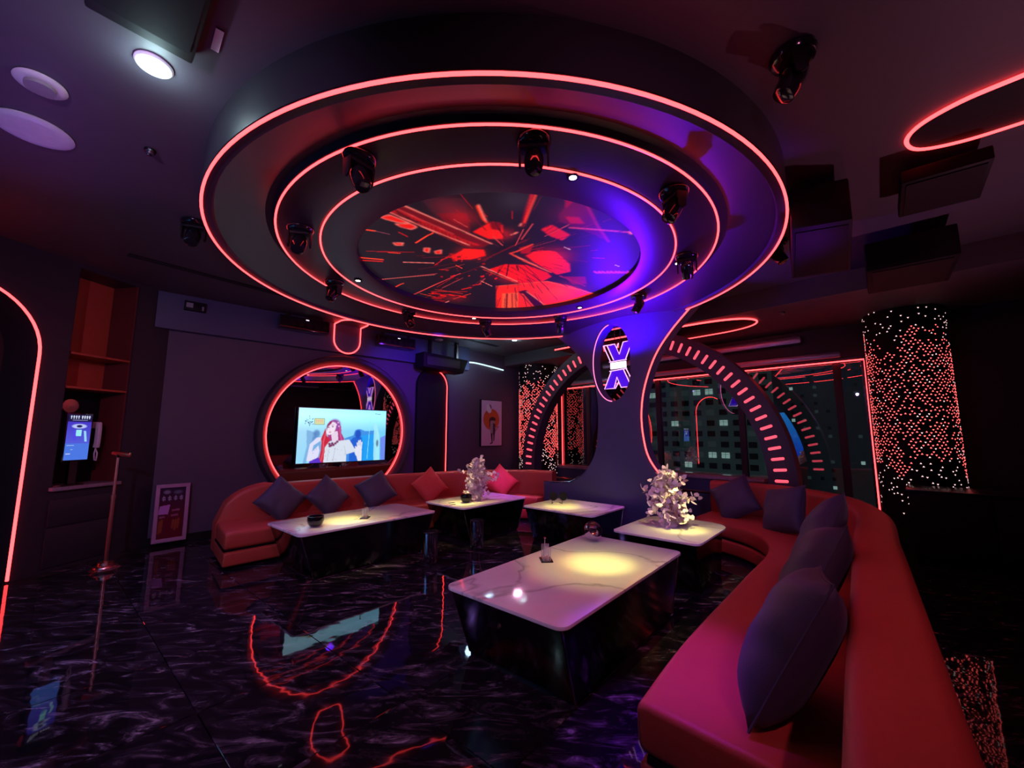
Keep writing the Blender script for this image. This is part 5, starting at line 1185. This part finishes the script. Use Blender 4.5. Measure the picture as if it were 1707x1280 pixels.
cushion('grey', (6.20, 1.95, .66), 170, 24, 32, 'dark cushion at the far end of the right sofa, beside the arch foot', G3, 1.08)
cushion('grey', (5.72, 1.27, .66), 142, 22, 14, 'dark cushion in the curve of the right sofa', G3, 1.12)
cushion('grey', (4.45, .73, .69), 106, 26, 36, 'dark cushion on the right sofa, its corner rising above the row', G3, 1.18)
cushion('grey', (3.30, .60, .67), 102, 27, 14, 'dark cushion on the right sofa, second from the camera', G3, 1.28)
cushion('grey', (2.18, .50, .67), 98, 28, 10, 'largest, nearest dark cushion on the right sofa', G3, 1.28)

# ================================================================== TABLES
def table(label, cx, cy_, L, W, rz, rs=None, tx=.16, ty=.02):
    t = thing('coffee_table', label, 'table', (cx, cy_, 0), R(rz), 'marble topped tables')
    B().prism(rrect(-L/2, -W/2, L/2, W/2, .07, 6, rs), .478, .50).build('top', 'marble', t, False, bevel=.004)
    a, b = L/2-.03, W/2-.03; rb = .015
    to = rrect(-a, -b, a, b, rb, 3, [max(.015, q-.03) for q in rs] if rs else None); bo = [(x*(a-tx)/a, y*(b-ty)/b) for x, y in to]
    B().prism(bo, .02, .478, top=to).build('body', 'tablebody', t, False, smooth=25)
    B().prism([(x*.985, y*.985) for x, y in bo], 0, .02).build('plinth', 'darkmetal', t, False)
    if not rs:
        for sx in (-1, 1): # metal corner strips
            B().tube([(sx*(a-tx), -(b-ty), .02), (sx*a, -b, .478)], .006, 6).build('corner_strip', 'chrome', t, False)
    return t
table('large white marble topped black table in the centre foreground', 2.75, 2.05, 1.93, .99, 4.9)
table('white marble table at the left, holding a black bowl and candle rack', 2.33, 5.21, 1.80, .96, 4.9)
table('white marble table in front of the left sofa, holding the far white plant', 4.31, 5.20, 1.42, .92, 4)
table('white marble table before the pillar, holding folded dark glasses', 4.92, 3.73, .96, 1.18, 4)
table('white marble table with rounded right corners, holding the near white plant', 4.63, 2.12, 1.16, .92, 4, [.26, .07, .07, .26], .12)
# bins
def bin_(label, x, y):
    t = thing('metal_bin', label, 'bin', (x, y, 0), 0, 'metal bins by the tables')
    B().lathe([(.088, .0), (.092, .01), (.095, .36), (.09, .36), (.085, .03)], n=28).build('body', 'chrome', t, False, smooth=40)
    B().lathe([(.097, .345), (.100, .352), (.097, .36)], n=28, cap=False).build('rim', 'darkmetal', t, False)
M['chrome_dark'] = pm('polished_steel', (.62, .58, .66), .10, metal=1)
bin_('shiny cylindrical bin in front of the left table', 2.90, 4.40); bin_('shiny cylindrical bin between the left and middle tables', 3.74, 4.52)
# bowls
bowl_prof = [(0, .0), (.045, .0), (.075, .03), (.092, .075), (.085, .12), (.080, .12), (.086, .076), (.068, .035), (.0, .012)]
def bowl(label, x, y, sc=1, rot=(0, 0, 0), mat='blackgloss', z=.5, up_=None):
    o = B().lathe(bowl_prof, n=32, cap=False).build('bowl', mat, smooth=60); o.location = (x, y, z); o.scale = (sc,)*3; o.rotation_euler = rot if up_ is None else Vector(up_).to_track_quat('Z', 'Y').to_euler()
    tag(o, label, 'bowl', 'black bowls on the tables')
bowl('glossy black bowl on the left table', 1.74, 4.98); bowl('glossy black bowl beside the far white plant', 3.97, 5.06)
bowl('dark metal bowl tipped on its side at the back of the foreground table', 3.50, 2.47, 1.0, None, M['chrome_dark'], .545, (-.45+.35*rt.x, -.45+.35*rt.y, .62))
# glass racks
def rack(label, x, y, rz, s=1):
    t = thing('table_rack', label, 'holder', (x, y, .5), R(rz), 'small clear holders on the tables')
    B().box((-.07, -.05, 0), (.07, .05, .008)).build('tray', 'darkmetal', t, False, bevel=.002)
    for sx in (-1, 1):
        B().box((sx*.05-.004, -.03, .008), (sx*.05+.004, .03, .12)).build('side_plate', 'clear', t, False)
        B().tube([(sx*.05, -.03, .008), (sx*.05, -.03, .12), (sx*.05, .03, .12), (sx*.05, .03, .008)], .003, 5).build('edge_rod', 'chrome', t, False)
    B().cyl((0, .01, .008), (0, .01, .17), .004, n=8).build('post', 'chrome', t, False)
    B().lathe([(0, 0), (.010, .006), (.010, .014), (0, .02)], (0, .01, .17), 10).build('knob', 'chrome', t, False)
    for q in ((-.02, -.01), (.02, -.012), (.0, .02)): B().lathe([(0, 0), (.014, .004), (.016, .018), (.0, .03)], (q[0], q[1], .008), 10).build('dice', 'rose', t, False)
    t.scale = (s,)*3
rack('clear acrylic holder on a dark tray, on the foreground table', 2.68, 2.33, 50); rack('clear acrylic holder on the left table', 2.36, 5.05, 50)
# folded glasses
gl = thing('folded_glasses', 'dark sunglass-like party glasses on the table before the pillar', 'glasses', (4.86, 3.97, .5), R(-40))
for sx in (-1, 1): B().lathe([(0, -.012), (.06, -.01), (.065, 0), (.06, .01), (0, .012)], n=18, T=Matrix.Translation((sx*.075, 0, .12)) @ Matrix.Rotation(R(80), 4, 'X')).build('lens', 'blackgloss', gl, False)
B().tube([(-.09, .0, .07), (-.09, .06, .005), (-.06, .12, .006)], .006, 6).tube([(.06, .0, .07), (.07, .06, .005), (.04, .12, .006)], .006, 6).build('temples', 'darkmetal', gl, False)
# coasters under the bowls / dark marks on the middle table
for i, (x, y, l) in enumerate([(3.80, 5.20, 'small dark card left of the far plant'), (3.72, 5.07, 'small dark card on the near left of the middle table')]):
    o = B().box((x-.05, y-.02, .5), (x+.05, y+.02, .504)).build('card', 'black'); o.rotation_euler = (0, 0, 0); tag(o, l, 'card')

# ================================================================== PLANTS
def petal_mesh():
    v = []; f = []
    for s in (-1, 1):
        k = len(v)
        P_ = [(0, 0, 0), (.010*s, .018, .003), (.030*s, .030, .010), (.040*s, .012, .012), (.034*s, -.012, .008), (.012*s, -.014, .002)]
        v += P_; f += [(k, k+1, k+2), (k, k+2, k+3), (k, k+3, k+4), (k, k+4, k+5)]
        v += [(x, y, z-.0012) for x, y, z in P_]; f += [(k+6, k+8, k+7), (k+6, k+9, k+8), (k+6, k+10, k+9), (k+6, k+11, k+10)]
    return B().add(v, f).mesh('leaf', 'petal', smooth=40)
PM_ = petal_mesh()
def plant(label, x, y, h, wr, nleaf, seed, sprays):
    rn = random.Random(seed); t = thing('artificial_plant', label, 'plant', (x, y, .5), 0, 'white artificial plants')
    B().lathe([(.085, 0), (.095, .01), (.075, .09), (.08, .14), (.074, .14), (.07, .02)], n=20).build('vase', 'vase', t, False)
    st = B(); ends = []
    for i in range(26):
        a = rn.uniform(0, 2*PI); hh = h*rn.uniform(.3, 1.0); rr = wr*rn.uniform(.2, 1.0)*(1.1-.5*hh/h)
        pth = [(0, 0, .05), (rr*.5*math.cos(a), rr*.5*math.sin(a), hh*.5), (rr*math.cos(a), rr*math.sin(a), hh)]
        st.tube([tuple(p) for p in spline(pth, 4)], .003, 4); ends.append(pth[-1])
    for (dx, dy, dz) in sprays:
        pth = [(0, 0, h*.5), (dx*.5, dy*.5, h*.5+(dz-h*.5)*.6), (dx, dy, dz)]; st.tube([tuple(p) for p in spline(pth, 4)], .003, 4)
    B_h = st.build('stems', 'stem', t, False)
    def leaf(p, s): place(PM_, 'leaf', t, p, (rn.uniform(-1.3, 1.3), rn.uniform(-1.3, 1.3), rn.uniform(0, 6.28)), s)
    for i in range(nleaf):
        u = rn.random(); z = h*(u**.85)*.98+.02; a = rn.uniform(0, 2*PI); prof_ = wr*(1.05-.72*(z/h)**1.3)
        r_ = prof_*math.sqrt(rn.uniform(.15, 1)); leaf((r_*math.cos(a), r_*math.sin(a), z), rn.uniform(.9, 1.6))
    for (dx, dy, dz) in sprays:
        for k_ in (1.0, .8, .62):
            leaf((dx*k_+rn.uniform(-.01, .01), dy*k_, h*.5+(dz-h*.5)*(1-(1-k_)**1.5)), rn.uniform(1.2, 1.7))
    B().tube([(-.10, .06, h*.55), (-.13, .10, h*.86), (-.10, .08, h*.92), (.0, .02, h*.90)], .006, 6).build('support_wire', 'vase', t, False)
# sprays reach sideways as seen across the view
sx_, sy_ = rt.x, rt.y
plant('tall white artificial plant on the rounded table, nearest the camera', 4.66, 2.18, .60, .24, 270, 3,
      [(sx_*.36, sy_*.36, .33), (-sx_*.30, -sy_*.30, .42), (-sx_*.22, -sy_*.22, .36), (-sx_*.2, -sy_*.2, .50), (sx_*.20, sy_*.20, .52), (0, 0, .66), (-sx_*.24, -sy_*.24, .28), (sx_*.28, sy_*.28, .28)])
plant('white artificial plant on the table by the left sofa, far from the camera', 4.27, 5.16, .62, .21, 210, 8,
      [(sx_*.34, sy_*.34, .38), (-sx_*.28, -sy_*.28, .44), (-sx_*.16, -sy_*.16, .50), (sx_*.24, sy_*.24, .42), (sx_*.06, sy_*.06, .66), (sx_*.28, sy_*.28, .32)])

# ================================================================== CEILING FITTINGS
def disc_fit(name, label, cat, x, y, z, r, mat, inner=None, lamp=None):
    t = thing(name, label, cat, (x, y, z))
    B().lathe([(r, 0), (r*1.02, -.008), (r*.92, -.018), (r*.70, -.020)], n=32, cap=True).build('rim', mat, t, False, smooth=40)
    if inner: B().lathe([(r*.62, -.020), (r*.60, -.038), (r*.2, -.040), (0, -.040)], n=24, cap=False).build('cap', inner, t, False, smooth=40)
    if lamp: B().lathe([(0, -.0215), (r*.68, -.0215)], n=24, cap=False).build('diffuser', lamp, t, False)
    return t
disc_fit('downlight', 'bright cool white downlight in the upper left ceiling', 'ceiling light', -.01, 2.86, ZC-.001, .085, 'plastic', None, 'lampwhite')
disc_fit('downlight', 'small bright white downlight above the far corner', 'ceiling light', 7.05-.9, 7.0-.8, ZC-.001, .06, 'plastic', None, 'lampwhite')
disc_fit('smoke_detector', 'round white smoke detector at the left of the ceiling', 'smoke detector', -.48, 3.50, ZC-.001, .11, 'plastic', 'greyplastic')
disc_fit('ceiling_speaker', 'flat round white speaker cover on the left ceiling', 'ceiling speaker', -.56, 4.09, ZC-.001, .19, 'plastic')
disc_fit('smoke_detector', 'small white smoke detector on the ceiling above the neon loop', 'smoke detector', 4.95, 7.35, ZC-.001, .09, 'plastic', 'greyplastic')
disc_fit('sprinkler', 'small dark sprinkler on the ceiling left of the drum', 'sprinkler', .02, 4.15-.35, ZC-.001, .035, 'darkmetal', 'chrome')
disc_fit('sprinkler', 'tiny sprinkler on the ceiling near the right dotted column', 'sprinkler', 6.9, 1.35, ZS-.001, .035, 'darkmetal', 'chrome')
def hang_box(label, pts, z0, z1, name='hanging_speaker', cat='speaker'):
    cx = sum(p[0] for p in pts)/4; cy_ = sum(p[1] for p in pts)/4
    t = thing(name, label, cat, (cx, cy_, z1))
    B().prism(pts, z0, z1).build('cabinet', 'black', t, bevel=.015)
    g = [(cx+(x-cx)*.88, cy_+(y-cy_)*.88) for x, y in pts]
    B().prism(g, z0-.008, z0).build('grille', 'black', t)
    B().cyl((cx, cy_, z1), (cx, cy_, ZC-.004), .03).build('mount', 'darkmetal', t); return t
hang_box('black access panel box at the top left beside the downlight', [(-.27, 2.62), (.14, 2.65), (.20, 1.3), (-.21, 1.3)], 3.555, 3.60, 'ceiling_hatch', 'ceiling panel')
hang_box('black speaker hung from the ceiling right of the drum', [(3.72, .62), (4.95, .86), (5.1, .40), (3.86, .26)], 3.16, 3.5)
hang_box('black speaker hung under the neon capsule at the right', [(4.05, -.02), (4.7, .02), (4.75, -.45), (4.1, -.48)], 3.40, 3.5)
hang_box('black speaker hung near the dotted column at the right', [(5.4, .30), (6.3, .36), (6.35, -.3), (5.45, -.36)], 3.2, 3.5)
# warning sticker on the box edge
o = B().box((.20, 2.36, 3.603), (.235, 2.52, 3.608)).build('label_sticker', 'plastic'); tag(o, 'small white label strip on the ceiling beside the black hatch', 'sticker')
# neon capsules on the ceiling
def capsule(label, pts, z):
    t = thing('neon_capsule', label, 'neon light', (pts[0][0], pts[0][1], z))
    B().tube([(x, y, z-.012) for x, y in [tuple(p) for p in spline(pts, 6)]], .013, 6).build('neon_line', 'neon', t)
    B().prism([tuple(p) for p in spline(pts, 3)], z-.010, z-.002).build('backing_plate', 'black', t)
capsule('long red neon capsule on the ceiling at the right edge', [(3.56, -1.35), (3.56, -.9), (3.57, -.55), (3.59, -.32), (3.68, -.14), (3.83, -.07), (4.0, -.13), (4.10, -.34), (4.13, -.6), (4.13, -.9), (4.13, -1.35)], ZC)
capsule('red neon capsule on the low ceiling above the arch', [(6.56, 5.4), (6.56, 4.0), (6.60, 2.75), (6.66, 2.2), (6.82, 1.86), (7.08, 1.74), (7.34, 1.86), (7.50, 2.2), (7.54, 2.75), (7.56, 4.0), (7.56, 5.4)], ZS)
# dark ventilation slots in the ceiling
for l, a, b in (('long dark air slot in the left ceiling before the television wall', (-.05, 6.30), (1.66, 6.58)), ('dark air slot in the ceiling beyond the drum', (5.2, 6.9), (6.35, 6.98))):
    d = Vector((b[0]-a[0], b[1]-a[1])).normalized(); n2 = Vector((-d.y, d.x))*.06
    t = thing('air_slot', l, 'air vent', ((a[0]+b[0])/2, (a[1]+b[1])/2, ZC))
    B().prism([(a[0]+n2.x, a[1]+n2.y), (a[0]-n2.x, a[1]-n2.y), (b[0]-n2.x, b[1]-n2.y), (b[0]+n2.x, b[1]+n2.y)], ZC-.006, ZC-.001).build('frame', 'black', t)
    for k_ in (-.5, .5): B().box((0, 0, 0), (1, 1, 1), Matrix.Translation((a[0]+n2.x*k_, a[1]+n2.y*k_, ZC-.012)) @ Matrix(((d.x*(Vector(b)-Vector(a)).length, -d.y*.008, 0, 0), (d.y*(Vector(b)-Vector(a)).length, d.x*.008, 0, 0), (0, 0, .006, 0), (0, 0, 0, 1)))).build('blade', 'walldark', t)
# black cabinet in front of the right dotted column
t = thing('black_cabinet', 'plain black cabinet standing before the right dotted column', 'cabinet', (7.35, -.45, 0))
B().box((7.0, -1.1, .06), (7.62, .24, .86)).build('body', 'black', t, bevel=.01); B().box((6.985, -1.08, .10), (7.0, -.44, .82)).build('door', 'black', t, bevel=.003); B().box((6.985, -.42, .10), (7.0, .22, .82)).build('door', 'black', t, bevel=.003)
B().box((7.02, -1.08, 0), (7.6, .22, .06)).build('plinth', 'black', t); B().box((6.98, -1.12, .86), (7.64, .26, .88)).build('top', 'darkmetal', t, bevel=.003)
